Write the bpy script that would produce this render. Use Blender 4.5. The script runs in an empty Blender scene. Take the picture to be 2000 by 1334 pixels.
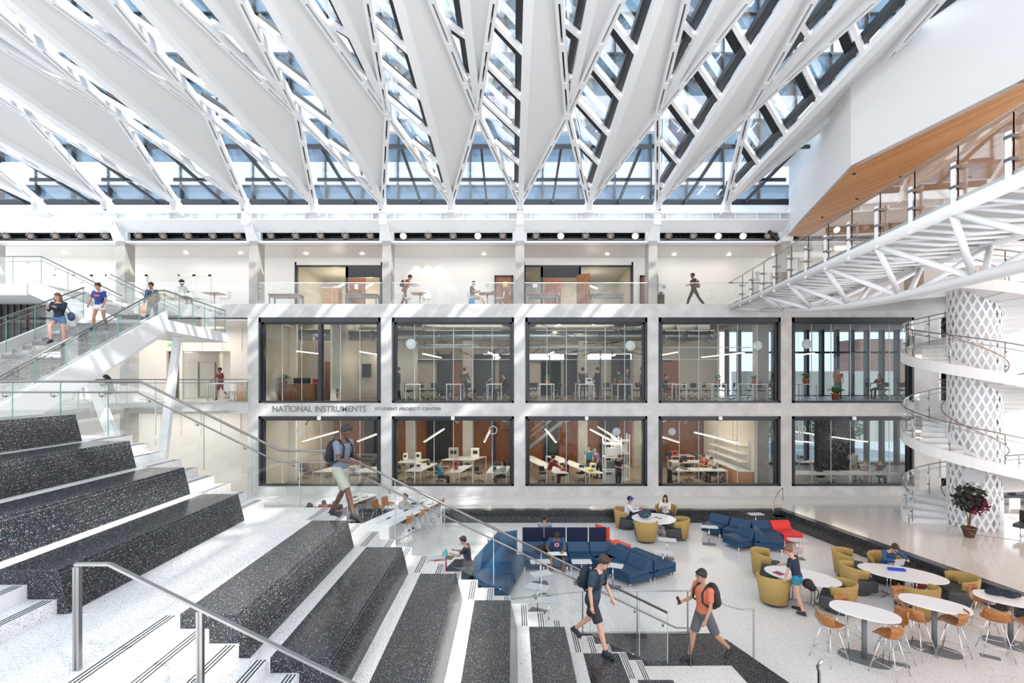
import bpy, bmesh, math, random
from mathutils import Vector, Matrix
R=math.radians; PI=math.pi
rnd=random.Random(7)
sc=bpy.context.scene; C=sc.collection
# ---------------- camera, world, sun, exposure ----------------
cd=bpy.data.cameras.new('camera'); cam=bpy.data.objects.new('camera',cd); C.objects.link(cam)
cam.location=(0,0,5.7); cam.rotation_euler=(R(90),0,0); cd.lens=18; cd.sensor_width=36; cd.shift_y=.0365; cd.clip_start=.05; cd.clip_end=300
sc.camera=cam
w=bpy.data.worlds.new('sky'); sc.world=w; w.use_nodes=True
wn=w.node_tree.nodes; wl=w.node_tree.links
bg=wn['Background']; bg.inputs[1].default_value=.9
tc=wn.new('ShaderNodeTexCoord'); sp=wn.new('ShaderNodeSeparateXYZ'); cr=wn.new('ShaderNodeValToRGB')
wl.new(tc.outputs['Generated'],sp.inputs[0]); wl.new(sp.outputs[2],cr.inputs[0]); wl.new(cr.outputs[0],bg.inputs[0])
cr.color_ramp.elements[0].position=0; cr.color_ramp.elements[0].color=(.93,.95,1,1)
cr.color_ramp.elements[1].position=.9; cr.color_ramp.elements[1].color=(.72,.85,1,1)
sd=bpy.data.lights.new('sun','SUN'); sd.energy=1.9; sd.angle=R(1.2); sd.color=(1,.96,.9)
sun=bpy.data.objects.new('sun',sd); C.objects.link(sun); sun.rotation_euler=Vector((-.60,.42,-.80)).to_track_quat('-Z','Y').to_euler()
sc.view_settings.view_transform='Standard'; sc.view_settings.look='None'; sc.view_settings.gamma=1
sc.view_settings.exposure=1.62
sc.cycles.max_bounces=10; sc.cycles.diffuse_bounces=5; sc.cycles.glossy_bounces=3; sc.cycles.transmission_bounces=4; sc.cycles.transparent_max_bounces=24
sc.cycles.caustics_reflective=False; sc.cycles.caustics_refractive=False; sc.cycles.sample_clamp_indirect=6
# ---------------- pixel helpers: 2000x1334 pixels to places ----------------
EY=5.7
def G(px,py,z):
    y=(EY-z)*1000/(py-740); return Vector(((px-1000)*y/1000,y,z))
def V(px,py,y): return Vector(((px-1000)*y/1000,y,EY-(py-740)*y/1000))
# ---------------- materials ----------------
M={}
def mat(n,col=(.8,.8,.8),rough=.5,metal=0,emit=0,spec=.5,ecol=None):
    if n in M: return M[n]
    m=bpy.data.materials.new(n); m.use_nodes=True; b=m.node_tree.nodes['Principled BSDF']
    b.inputs['Base Color'].default_value=(*col,1); b.inputs['Roughness'].default_value=rough; b.inputs['Metallic'].default_value=metal
    b.inputs['Specular IOR Level'].default_value=spec
    if emit: b.inputs['Emission Color'].default_value=(*(ecol or col),1); b.inputs['Emission Strength'].default_value=emit
    M[n]=m; return m
def nd(m,t,**k):
    n=m.node_tree.nodes.new(t)
    for a,v in k.items():
        if a.startswith('i_'): n.inputs[int(a[2:])].default_value=v
        else: setattr(n,a,v)
    return n
def lk(m,a,b): m.node_tree.links.new(a,b)
def ramp(m,fac,stops,const=False):
    r=nd(m,'ShaderNodeValToRGB'); e=r.color_ramp.elements
    if const: r.color_ramp.interpolation='CONSTANT'
    while len(e)<len(stops): e.new(.5)
    for q,(p,c) in zip(e,stops): q.position=p; q.color=(*c,1)
    lk(m,fac,r.inputs[0]); return r
def bs(m): return m.node_tree.nodes['Principled BSDF']
def noisy(n,c0,c1,scale,rough=.6,detail=6,stretch=None,metal=0,spec=.5):
    m=mat(n,c0,rough,metal,spec=spec); t=nd(m,'ShaderNodeTexCoord'); z=nd(m,'ShaderNodeTexNoise'); z.inputs['Scale'].default_value=scale; z.inputs['Detail'].default_value=detail
    o=t.outputs['Object']
    if stretch:
        mp=nd(m,'ShaderNodeMapping'); mp.inputs['Scale'].default_value=stretch; lk(m,o,mp.inputs[0]); o=mp.outputs[0]
    lk(m,o,z.inputs['Vector']); r=ramp(m,z.outputs[0],[(.3,c0),(.7,c1)]); lk(m,r.outputs[0],bs(m).inputs['Base Color']); return m
def terrazzo(n,base,chips,scale,thr,rough):
    m=mat(n,base,rough); t=nd(m,'ShaderNodeTexCoord')
    def layer(sc_,off):
        mp=nd(m,'ShaderNodeMapping'); mp.inputs['Location'].default_value=(off,off,off); lk(m,t.outputs['Object'],mp.inputs[0])
        v=nd(m,'ShaderNodeTexVoronoi'); v.inputs['Scale'].default_value=sc_; lk(m,mp.outputs[0],v.inputs['Vector'])
        sx=nd(m,'ShaderNodeSeparateColor'); lk(m,v.outputs['Color'],sx.inputs[0])
        g=nd(m,'ShaderNodeMath',operation='GREATER_THAN'); lk(m,sx.outputs[0],g.inputs[0]); g.inputs[1].default_value=thr
        l=nd(m,'ShaderNodeMath',operation='LESS_THAN'); lk(m,v.outputs['Distance'],l.inputs[0]); l.inputs[1].default_value=.42
        k=nd(m,'ShaderNodeMath',operation='MULTIPLY'); lk(m,g.outputs[0],k.inputs[0]); lk(m,l.outputs[0],k.inputs[1])
        c=ramp(m,sx.outputs[1],[(i/len(chips),q) for i,q in enumerate(chips)],True); return k,c
    k1,c1=layer(scale,0); k2,c2=layer(scale*1.9,7.3)
    a=nd(m,'ShaderNodeMix',data_type='RGBA'); a.inputs[6].default_value=(*base,1); lk(m,k2.outputs[0],a.inputs[0]); lk(m,c2.outputs[0],a.inputs[7])
    b=nd(m,'ShaderNodeMix',data_type='RGBA'); lk(m,a.outputs[2],b.inputs[6]); lk(m,k1.outputs[0],b.inputs[0]); lk(m,c1.outputs[0],b.inputs[7])
    lk(m,b.outputs[2],bs(m).inputs['Base Color']); return m
def glass(n,tint=(.975,.99,.985),refl=.03,g=(1,1,1),hi=.45):
    m=bpy.data.materials.new(n); m.use_nodes=True; m.node_tree.nodes.clear()
    o=nd(m,'ShaderNodeOutputMaterial'); mx=nd(m,'ShaderNodeMixShader'); tr=nd(m,'ShaderNodeBsdfTransparent'); gl=nd(m,'ShaderNodeBsdfGlossy')
    tr.inputs[0].default_value=(*tint,1); gl.inputs[0].default_value=(*g,1); gl.inputs[1].default_value=.01
    lw=nd(m,'ShaderNodeLayerWeight'); lw.inputs[0].default_value=.25; mr=nd(m,'ShaderNodeMapRange'); mr.inputs[3].default_value=refl; mr.inputs[4].default_value=hi
    lk(m,lw.outputs[0],mr.inputs[0]); lk(m,mr.outputs[0],mx.inputs[0]); lk(m,tr.outputs[0],mx.inputs[1]); lk(m,gl.outputs[0],mx.inputs[2]); lk(m,mx.outputs[0],o.inputs[0]); M[n]=m; return m
def planks(n,c0,c1,width,rough,axis=0,seam=(.3,.3,.3),sw=.03,grain=True,rotz=0):
    m=mat(n,c0,rough); t=nd(m,'ShaderNodeTexCoord'); mp=nd(m,'ShaderNodeMapping'); mp.inputs['Rotation'].default_value=(0,0,rotz); lk(m,t.outputs['Object'],mp.inputs[0])
    s=nd(m,'ShaderNodeSeparateXYZ'); lk(m,mp.outputs[0],s.inputs[0]); d=nd(m,'ShaderNodeMath',operation='DIVIDE'); lk(m,s.outputs[axis],d.inputs[0]); d.inputs[1].default_value=width
    f=nd(m,'ShaderNodeMath',operation='FLOOR'); lk(m,d.outputs[0],f.inputs[0]); fr=nd(m,'ShaderNodeMath',operation='FRACT'); lk(m,d.outputs[0],fr.inputs[0])
    wn_=nd(m,'ShaderNodeTexWhiteNoise',noise_dimensions='1D'); lk(m,f.outputs[0],wn_.inputs['W'])
    z=nd(m,'ShaderNodeTexNoise'); z.inputs['Scale'].default_value=3; mp2=nd(m,'ShaderNodeMapping'); mp2.inputs['Scale'].default_value=(9,1,9) if axis==0 else (1,9,9); lk(m,mp.outputs[0],mp2.inputs[0]); lk(m,mp2.outputs[0],z.inputs['Vector'])
    ad=nd(m,'ShaderNodeMath',operation='MULTIPLY_ADD'); lk(m,z.outputs[0],ad.inputs[0]); ad.inputs[1].default_value=.8 if grain else 0; 
    h=nd(m,'ShaderNodeMath',operation='MULTIPLY'); lk(m,wn_.outputs['Value'],h.inputs[0]); h.inputs[1].default_value=.4; lk(m,h.outputs[0],ad.inputs[2])
    r=ramp(m,ad.outputs[0],[(.2,c0),(.9,c1)]); l=nd(m,'ShaderNodeMath',operation='LESS_THAN'); lk(m,fr.outputs[0],l.inputs[0]); l.inputs[1].default_value=sw
    x=nd(m,'ShaderNodeMix',data_type='RGBA'); lk(m,l.outputs[0],x.inputs[0]); lk(m,r.outputs[0],x.inputs[6]); x.inputs[7].default_value=(*seam,1); lk(m,x.outputs[2],bs(m).inputs['Base Color']); return m
WH=mat('white_paint',(.83,.83,.83),.45); WM=mat('white_steel',(.86,.87,.88),.35); WF=mat('facet_panel',(.80,.80,.79),.5)
WW=mat('warm_wall',(.82,.80,.77),.6); DK=mat('dark_frame',(.018,.022,.028),.35); BK=mat('black_void',(.01,.01,.012),.6)
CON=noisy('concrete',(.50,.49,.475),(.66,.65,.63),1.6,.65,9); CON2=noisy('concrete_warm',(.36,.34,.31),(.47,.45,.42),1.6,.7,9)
TW=terrazzo('white_terrazzo',(.80,.795,.78),[(.38,.35,.32),(.62,.60,.56),(.30,.30,.31),(.9,.9,.88)],60,.66,.22)
TFL=terrazzo('floor_terrazzo',(.80,.78,.745),[(.45,.40,.34),(.62,.57,.50),(.36,.34,.32),(.88,.87,.84)],55,.62,.12)
TS=terrazzo('stair_terrazzo',(.78,.785,.79),[(.22,.23,.25),(.35,.35,.36),(.6,.6,.6)],75,.80,.3)
TB=terrazzo('black_terrazzo',(.015,.020,.027),[(.55,.53,.50),(.28,.25,.23),(.48,.32,.26),(.08,.09,.11),(.38,.39,.41)],84,.85,.2)
TG=terrazzo('grey_terrazzo',(.40,.395,.38),[(.10,.10,.10),(.6,.6,.58),(.2,.2,.19)],38,.5,.4)
HR=mat('handrail_steel',(.26,.24,.23),.32,.9); SL=mat('stainless',(.45,.44,.44),.28,1); SLD=mat('dark_stainless',(.22,.21,.22),.35,1); CH=mat('chrome',(.8,.8,.82),.12,1)
GL=glass('clear_glass'); GR=glass('roof_glass',(.86,.92,.97),.05); GW=glass('window_glass',(.80,.84,.83),.018,hi=.25); GE=mat('glass_edge',(.18,.42,.36),.2); GE2=mat('pale_glass_edge',(.42,.50,.50),.2); GO=glass('outer_glass',(.42,.52,.60),.03,hi=.3)
WD=planks('orange_wood_soffit',(.40,.15,.035),(.66,.31,.10),.16,.28,0,(.22,.08,.02),.06,rotz=R(-12))
WN=noisy('walnut_veneer',(.22,.075,.03),(.36,.14,.06),3,.35,6,(6,6,.6)); WO=noisy('oak_veneer',(.42,.20,.085),(.58,.31,.14),3,.35,6,(6,6,.6))
OR=noisy('stool_veneer',(.30,.105,.027),(.46,.185,.05),4,.3,5,(1,7,7))
BL=mat('blue_upholstery',(.011,.056,.125),.5); BN=mat('navy_screen_fabric',(.006,.011,.042),.8); RD=mat('red_upholstery',(.75,.035,.03),.45); OG=mat('orange_upholstery',(.80,.11,.05),.5)
MU=noisy('mustard_fabric',(.38,.25,.075),(.52,.36,.125),60,.85,3); CG=mat('charcoal_leather',(.055,.058,.062),.5); GM=mat('grey_metal',(.17,.19,.20),.4); LG=mat('light_grey_laminate',(.62,.64,.66),.4)
TT=mat('white_tabletop',(.88,.88,.88),.25); BKP=mat('black_plastic',(.02,.02,.022),.5); DUCT=mat('galvanised_duct',(.50,.52,.53),.3,.85); CREAM=mat('cream_wall',(.60,.56,.49),.6)
EML=mat('lamp_tube',(1,.93,.82),.5,emit=6,ecol=(1,.86,.66)); EMW=mat('warm_lamp',(1,.9,.7),.5,emit=7,ecol=(1,.80,.55)); EMD=mat('downlight_lamp',(1,.95,.85),.5,emit=7,ecol=(1,.9,.75)); LF=mat('lamp_lens',(.36,.29,.24),.25)
GREENM=mat('leaf_green',(.06,.22,.05),.5); TC=mat('terracotta',(.50,.14,.055),.7); SCR=mat('dark_screen',(.015,.018,.022),.15); PAP=mat('paper',(.85,.84,.82),.7)
# ---------------- mesh helpers ----------------
class MB:
    def __init__(s): s.b=bmesh.new()
    def quad(s,*p,mi=0):
        f=s.b.faces.new([s.b.verts.new(q) for q in p]); f.material_index=mi; return s
    def box(s,c,d,rz=0,M4=None,mi=0,bev=0):
        g=bmesh.ops.create_cube(s.b,size=1); vs=g['verts']
        T_=Matrix.Translation(c)@Matrix.Rotation(rz,4,'Z')@Matrix.Diagonal((*d,1))
        if M4: T_=M4@T_
        bmesh.ops.transform(s.b,matrix=T_,verts=vs)
        if mi:
            for f in {f for v in vs for f in v.link_faces}: f.material_index=mi
        if bev:
            bmesh.ops.bevel(s.b,geom=list({e for v in vs for e in v.link_edges}),offset=bev,segments=2,affect='EDGES',profile=.6)
        return s
    def bb(s,x0,x1,y0,y1,z0,z1,**k): return s.box(((x0+x1)/2,(y0+y1)/2,(z0+z1)/2),(abs(x1-x0),abs(y1-y0),abs(z1-z0)),**k)
    def bar(s,p,q,w,h=None,up=(0,0,1),mi=0):
        p=Vector(p);q=Vector(q);h=h or w;d=(q-p);L=d.length
        if L<1e-6: return s
        d/=L; u=Vector(up); sx=d.cross(u)
        if sx.length<1e-4: sx=d.cross(Vector((0,1,0)))
        sx.normalize(); sz=sx.cross(d)
        m=Matrix((sx,d,sz)).transposed().to_4x4(); m.translation=(p+q)/2
        return s.box((0,0,0),(w,L,h),M4=m,mi=mi)
    def tube(s,pts,r,n=8,closed=False,caps=True,mi=0):
        pts=[Vector(p) for p in pts]; N=len(pts); rs=r if isinstance(r,(list,tuple)) else [r]*N; rings=[]; ref=None
        for i,p in enumerate(pts):
            a=pts[i-1] if (i or closed) else p; b=pts[(i+1)%N] if (i<N-1 or closed) else p
            d=(b-a).normalized()
            if ref is None:
                ref=d.cross(Vector((0,0,1)))
                if ref.length<.01: ref=Vector((1,0,0))
            ref=(ref-d*ref.dot(d)).normalized(); o=d.cross(ref)
            rings.append([s.b.verts.new(p+(ref*math.cos(2*PI*j/n)+o*math.sin(2*PI*j/n))*rs[i]) for j in range(n)])
        for i in range(N if closed else N-1):
            A=rings[i];B=rings[(i+1)%N]
            for j in range(n):
                f=s.b.faces.new((A[j],A[(j+1)%n],B[(j+1)%n],B[j])); f.smooth=True; f.material_index=mi
        if caps and not closed:
            for q in (rings[0][::-1],rings[-1]):
                f=s.b.faces.new(q); f.material_index=mi
        return s
    def cyl(s,c,r,h,n=24,r2=None,mi=0): c=Vector(c); return s.tube([c,c+Vector((0,0,h))],[r,r if r2 is None else r2],n,mi=mi)
    def lathe(s,prof,n=24,c=(0,0,0),sx=1,sy=1,mi=0,smooth=True,a0=0,a1=2*PI):
        full=abs(a1-a0-2*PI)<1e-4; m=n if full else n+1; R_=[]
        for r,z in prof: R_.append([s.b.verts.new((c[0]+r*sx*math.cos(a0+(a1-a0)*j/n),c[1]+r*sy*math.sin(a0+(a1-a0)*j/n),c[2]+z)) for j in range(m)])
        for A,B in zip(R_,R_[1:]):
            for j in range(n):
                k=(j+1)%m
                try:
                    f=s.b.faces.new((A[j],A[k],B[k],B[j])); f.smooth=smooth; f.material_index=mi
                except ValueError: pass
        return s
    def prism(s,poly,z0,z1,M4=None,mi=0):
        a=[Vector((x,y,z0)) for x,y in poly]; b=[Vector((x,y,z1)) for x,y in poly]
        if M4: a=[M4@v for v in a]; b=[M4@v for v in b]
        a=[s.b.verts.new(v) for v in a]; b=[s.b.verts.new(v) for v in b]; n=len(a)
        for q in (a[::-1],b): s.b.faces.new(q).material_index=mi
        for i in range(n): s.b.faces.new((a[i],a[(i+1)%n],b[(i+1)%n],b[i])).material_index=mi
        return s
    def slab(s,pts,t,mi=0):
        """polygon in space given thickness t (vector)"""
        a=[s.b.verts.new(Vector(p)) for p in pts]; b=[s.b.verts.new(Vector(p)+Vector(t)) for p in pts]; n=len(a)
        for q in (a[::-1],b): s.b.faces.new(q).material_index=mi
        for i in range(n): s.b.faces.new((a[i],a[(i+1)%n],b[(i+1)%n],b[i])).material_index=mi
        return s
    def ball(s,c,r,n=10,sc_=(1,1,1),mi=0):
        g=bmesh.ops.create_icosphere(s.b,subdivisions=2,radius=r) if n<12 else bmesh.ops.create_uvsphere(s.b,u_segments=n,v_segments=n//2+2,radius=r)
        bmesh.ops.transform(s.b,matrix=Matrix.Translation(c)@Matrix.Diagonal((*sc_,1)),verts=g['verts'])
        for f in {f for v in g['verts'] for f in v.link_faces}: f.smooth=True; f.material_index=mi
        return s
    def build(s,name,m,parent=None,loc=None,smooth=False,bevel=0):
        me=bpy.data.meshes.new(name); bmesh.ops.recalc_face_normals(s.b,faces=s.b.faces)
        if smooth:
            for f in s.b.faces: f.smooth=True
        s.b.to_mesh(me); s.b.free()
        for q in (m if isinstance(m,(list,tuple)) else [m]): me.materials.append(q)
        o=bpy.data.objects.new(name,me); C.objects.link(o)
        if parent: o.parent=parent
        if loc: o.location=loc
        if bevel:
            b=o.modifiers.new('b','BEVEL'); b.width=bevel; b.segments=2; b.limit_method='ANGLE'; b.angle_limit=R(40)
        return o
def T(name,label,cat,loc=(0,0,0),rz=0,group=None):
    o=bpy.data.objects.new(name,None); C.objects.link(o); o.location=loc; o.rotation_euler=(0,0,rz); o['label']=label; o['category']=cat; o.empty_display_size=.1
    if group: o['group']=group
    return o
def tag(o,label,cat,group=None,kind=None):
    o['label']=label; o['category']=cat
    if group: o['group']=group
    if kind: o['kind']=kind
    return o
def S(o): o['kind']='structure'; return o
KIDS={}
def dup(root,loc,rz=0,label=None,group=None,scale=None):
    def cp(o,par):
        c=o.copy(); C.objects.link(c)
        if par: c.parent=par
        for ch in [x for x in KIDS.setdefault(o.name,list(o.children))]: cp(ch,c)
        return c
    r=cp(root,None); r.location=loc; r.rotation_euler=(0,0,rz)
    if label: r['label']=label
    if group: r['group']=group
    if scale: r.scale=(scale,)*3 if isinstance(scale,(int,float)) else scale
    return r
class Stock:
    """first call moves the built thing itself, later calls copy it"""
    def __init__(s,root): s.r=root; s.used=False
    def put(s,loc,rz,label,group=None,scale=None):
        if not s.used:
            s.used=True; s.r.location=loc; s.r.rotation_euler=(0,0,rz); s.r['label']=label
            if group: s.r['group']=group
            if scale: s.r.scale=(scale,)*3 if isinstance(scale,(int,float)) else scale
            return s.r
        return dup(s.r,loc,rz,label,group,scale)
def ordn(i): return ['first','second','third','fourth','fifth','sixth','seventh','eighth','ninth','tenth','eleventh','twelfth','thirteenth','fourteenth'][i]
# ================= SETTING: floors, walls, roof =================
XC=lambda k:.375+6.51*k          # column lines
FX=[XC(k) for k in range(-4,4)]
YW=25.0
# ground floor with the sunken pit
PZ=-.45
pit=[(-9,22.5),(11.9,22.5),(13.75,13.2),(13.95,9.0),(5.1,9.0),(4.45,11.46),(-9,11.46)]
m=MB()
m.slab([(-30,22.5,0),(30,22.5,0),(30,37,0),(-30,37,0)],(0,0,-.3)); m.slab([(-30,2,0),(-9,2,0),(-9,22.5,0),(-30,22.5,0)],(0,0,-.3))
m.slab([(11.9,22.5,0),(13.75,13.2,0),(14.4,2,0),(30,2,0),(30,22.5,0)],(0,0,-.3)); m.slab([(-9,2,0),(4.45,2,0),(4.45,11.46,0),(-9,11.46,0)],(0,0,-.3))
S(m.build('floor',TFL))
m=MB(); m.slab([(-9.2,9,PZ),(4.2,9,PZ),(4.2,2,PZ),(14.6,2,PZ),(14.1,13.3,PZ),(12.2,22.8,PZ),(-9.2,22.8,PZ)],(0,0,-.2)); o=S(m.build('floor',TW)); o.name='floor.001'
m=MB()  # dark terrazzo border steps round the pit
def border(pts,wo,wi,z):
    for (a,b) in zip(pts,pts[1:]):
        a=Vector((*a,0));b=Vector((*b,0)); n=Vector((-(b-a).y,(b-a).x,0)).normalized()
        m.slab([(*(a+n*wo).xy,z),(*(b+n*wo).xy,z),(*(b-n*wi).xy,z),(*(a-n*wi).xy,z)],(0,0,PZ-z-.02))
bp=[(-9,22.5),(11.75,22.5)]; border(bp,0,.30,.006); border(bp,0,.62,-.2)
bp=[(11.9,22.62),(13.75,13.2),(14.4,4)]; border(bp,0,.32,.005); border(bp,0,.72,-.2)
S(m.build('trim_1',TB))
m=MB()  # dark landing and steps by the foot of the stair
m.slab([(1.3,10.15,.006),(4.36,10.18,.006),(4.43,9.4,.006),(5.0,9.4,.006),(4.45,11.46,.006),(1.3,11.46,.006)],(0,0,-.3))
m.slab([(4.45,11.5,-.16),(4.98,9.2,-.16),(5.05,4,-.16),(5.6,4,-.16),(5.5,9.4,-.16),(4.82,11.52,-.16)],(0,0,-.28))
m.slab([(4.9,9.5,.004),(4.43,9.5,.004),(4.45,4,.004),(5.1,4,.004)],(0,0,-.3))
S(m.build('trim_2',TB))
# back wall: concrete frame
m=MB()
zs=[(-.02,.475),(3.875,4.525),(8.7,9.35)]
m.bb(XC(-2)-.2,XC(3)+.6,YW,YW+.45,-.02,.475); 
m.bb(XC(-2)-.2,XC(3)+.6,YW,YW+.45,3.875,4.53)
m.bb(-30,XC(3)+1.2,YW-.002,YW+.4,8.7,9.35); m.bb(-30,XC(-2)-.2,YW,YW+.4,4.0,4.53)
m.bb(-30,30,YW+.3,YW+3.6,9.0,9.35)
for k in range(-2,3): m.bb(XC(k)-.275,XC(k)+.275,YW+.01,YW+.5,0,9.0)
m.bb(XC(3)-.27,XC(3)+.95,YW+.01,YW+.5,0,9.0); m.bb(XC(3)+.3,XC(3)+.95,YW+.4,YW+.9,0,9.35)
for k in (-4,-3): m.bb(XC(k)-.22,XC(k)+.25,YW+.3,YW+.95,0,9.0)
S(m.build('wall_back',CON))
m=MB()
for k in range(-4,4): m.bb(XC(k)-.21,XC(k)+.22,YW+.02,YW+.72,9.35,12.45)
S(m.build('trim_3',CON2))
# level 3 gallery: floor finish, back wall, ceiling, slot and fascia
S(MB().bb(-30,16,YW,YW+4.5,9.34,9.36).build('floor.002',TFL))
GY=28.5
m=MB()
op=[(-12.0,-7.3),(.72,6.65)]; xs=-30
for a,b in op+[(24,24)]:
    m.bb(xs,a,GY,GY+.2,9.3,12.45); 
    if a<20: m.bb(a,b,GY,GY+.2,11.98,12.45)
    xs=b
S(m.build('wall_gallery',WW))
CEIL=planks('ceiling_planks',(.80,.79,.77),(.82,.81,.79),.6,.35,0,(.66,.65,.64),.02,False)
m=MB(); m.bb(-30,30,YW+.6,GY+.1,12.42,12.5); S(m.build('ceiling',CEIL))
m=MB()
# beam / fascia / soffit over the gallery
m.bb(-30,30,YW+.25,YW+.5,13.65,14.3)            # upper fascia
m.bb(-30,30,YW-.55,YW+.3,13.62,13.68); m.bb(-30,30,YW-.55,YW+.3,13.28,13.34); m.bb(-30,30,YW-.2,YW-.1,13.3,13.66)
m.quad((-30,YW-.5,13.28),(30,YW-.5,13.28),(30,YW+.1,12.86),(-30,YW+.1,12.86))
m.bb(-30,30,YW+.05,YW+.6,12.36,12.46)
for i in range(-17,16): 
    x=XC(0)+1.085*i+.54; m.bb(x-.02,x+.02,YW-.5,YW-.15,13.3,13.66)
for k in range(-4,4):
    m.bb(XC(k)-.35,XC(k)+.35,YW+.04,YW+.25,12.45,12.9)
S(m.build('trim_4',WM))
m=MB(); m.bb(-30,30,YW+.75,YW+.8,12.4,12.95); m.bb(-30,30,YW+.1,YW+.8,12.86,12.9); 
for i in range(-30,27): m.bb(XC(0)+.8*i-.02,XC(0)+.8*i+.02,YW+.5,YW+.75,12.45,12.87)
S(m.build('trim_5',BK))
m=MB(); m.bb(-30,30,YW+.24,YW+.55,14.28,14.58); S(m.build('trim_6',DK))
m=MB(); m.bb(-30,30,YW+.42,YW+.5,12.62,12.66); S(m.build('trim_7',mat('pipe_grey',(.45,.45,.46),.4)))
# brackets at column heads
pb=MB(); pb.slab([(-.12,YW-.75,13.75),(-.12,YW-.5,13.9),(-.12,YW+.1,13.3),(-.12,YW+.1,12.45),(-.12,YW-.05,12.45),(-.12,YW-.75,13.3)],(.04,0,0)); pb.slab([(.08,YW-.75,13.75),(.08,YW-.5,13.9),(.08,YW+.1,13.3),(.08,YW+.1,12.45),(.08,YW-.05,12.45),(.08,YW-.75,13.3)],(.04,0,0))
pb.slab([(-.14,YW-.75,13.3),(.14,YW-.75,13.3),(.3,YW-.02,12.43),(-.3,YW-.02,12.43)],(0,.05,.0)); pb.bb(-.16,.16,YW-.8,YW-.72,13.0,13.55)
pr=pb.build('steel_bracket',WM); tag(pr,'','bracket'); 
br=Stock(pr)
for k in range(-4,4): br.put((XC(k),0,0),0,'white folded steel bracket on the head of the %s concrete column from the left'%ordn(k+4),'brackets on the gallery columns')
# ---------------- folded roof ----------------
Y0,Y1,Y2,Y3=24.3,18.5,7.5,-3.0; Z0,Z1,Z2=14.15,15.4,15.75
X0=lambda k:.375+3.255*k
def P0(k): return Vector((X0(k),Y0,Z0))
def P1(k): return Vector((X0(k)+1.6275,Y1,Z1))
def P2(k): return Vector((X0(k),Y2,Z2))
def P3(k): return Vector((X0(k)+1.6275,Y3,Z1))
def VAL(k,y): return Vector((X0(k),y,Z0+(Y0-y)/(Y0-Y2)*(Z2-Z0)))
def on_edge(k,y):   # left edge of the glass facet that ends on valley k
    if y>Y1: t=(y-Y1)/(Y0-Y1); return P1(k-1).lerp(P0(k),t)
    t=(y-Y2)/(Y1-Y2); return P2(k).lerp(P1(k-1),t)
fac=MB(); gls=MB(); mul=MB(); pur=MB(); stl=MB(); slot=MB()
KR=range(-9,4)
up=Vector((0,0,.14))
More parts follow.
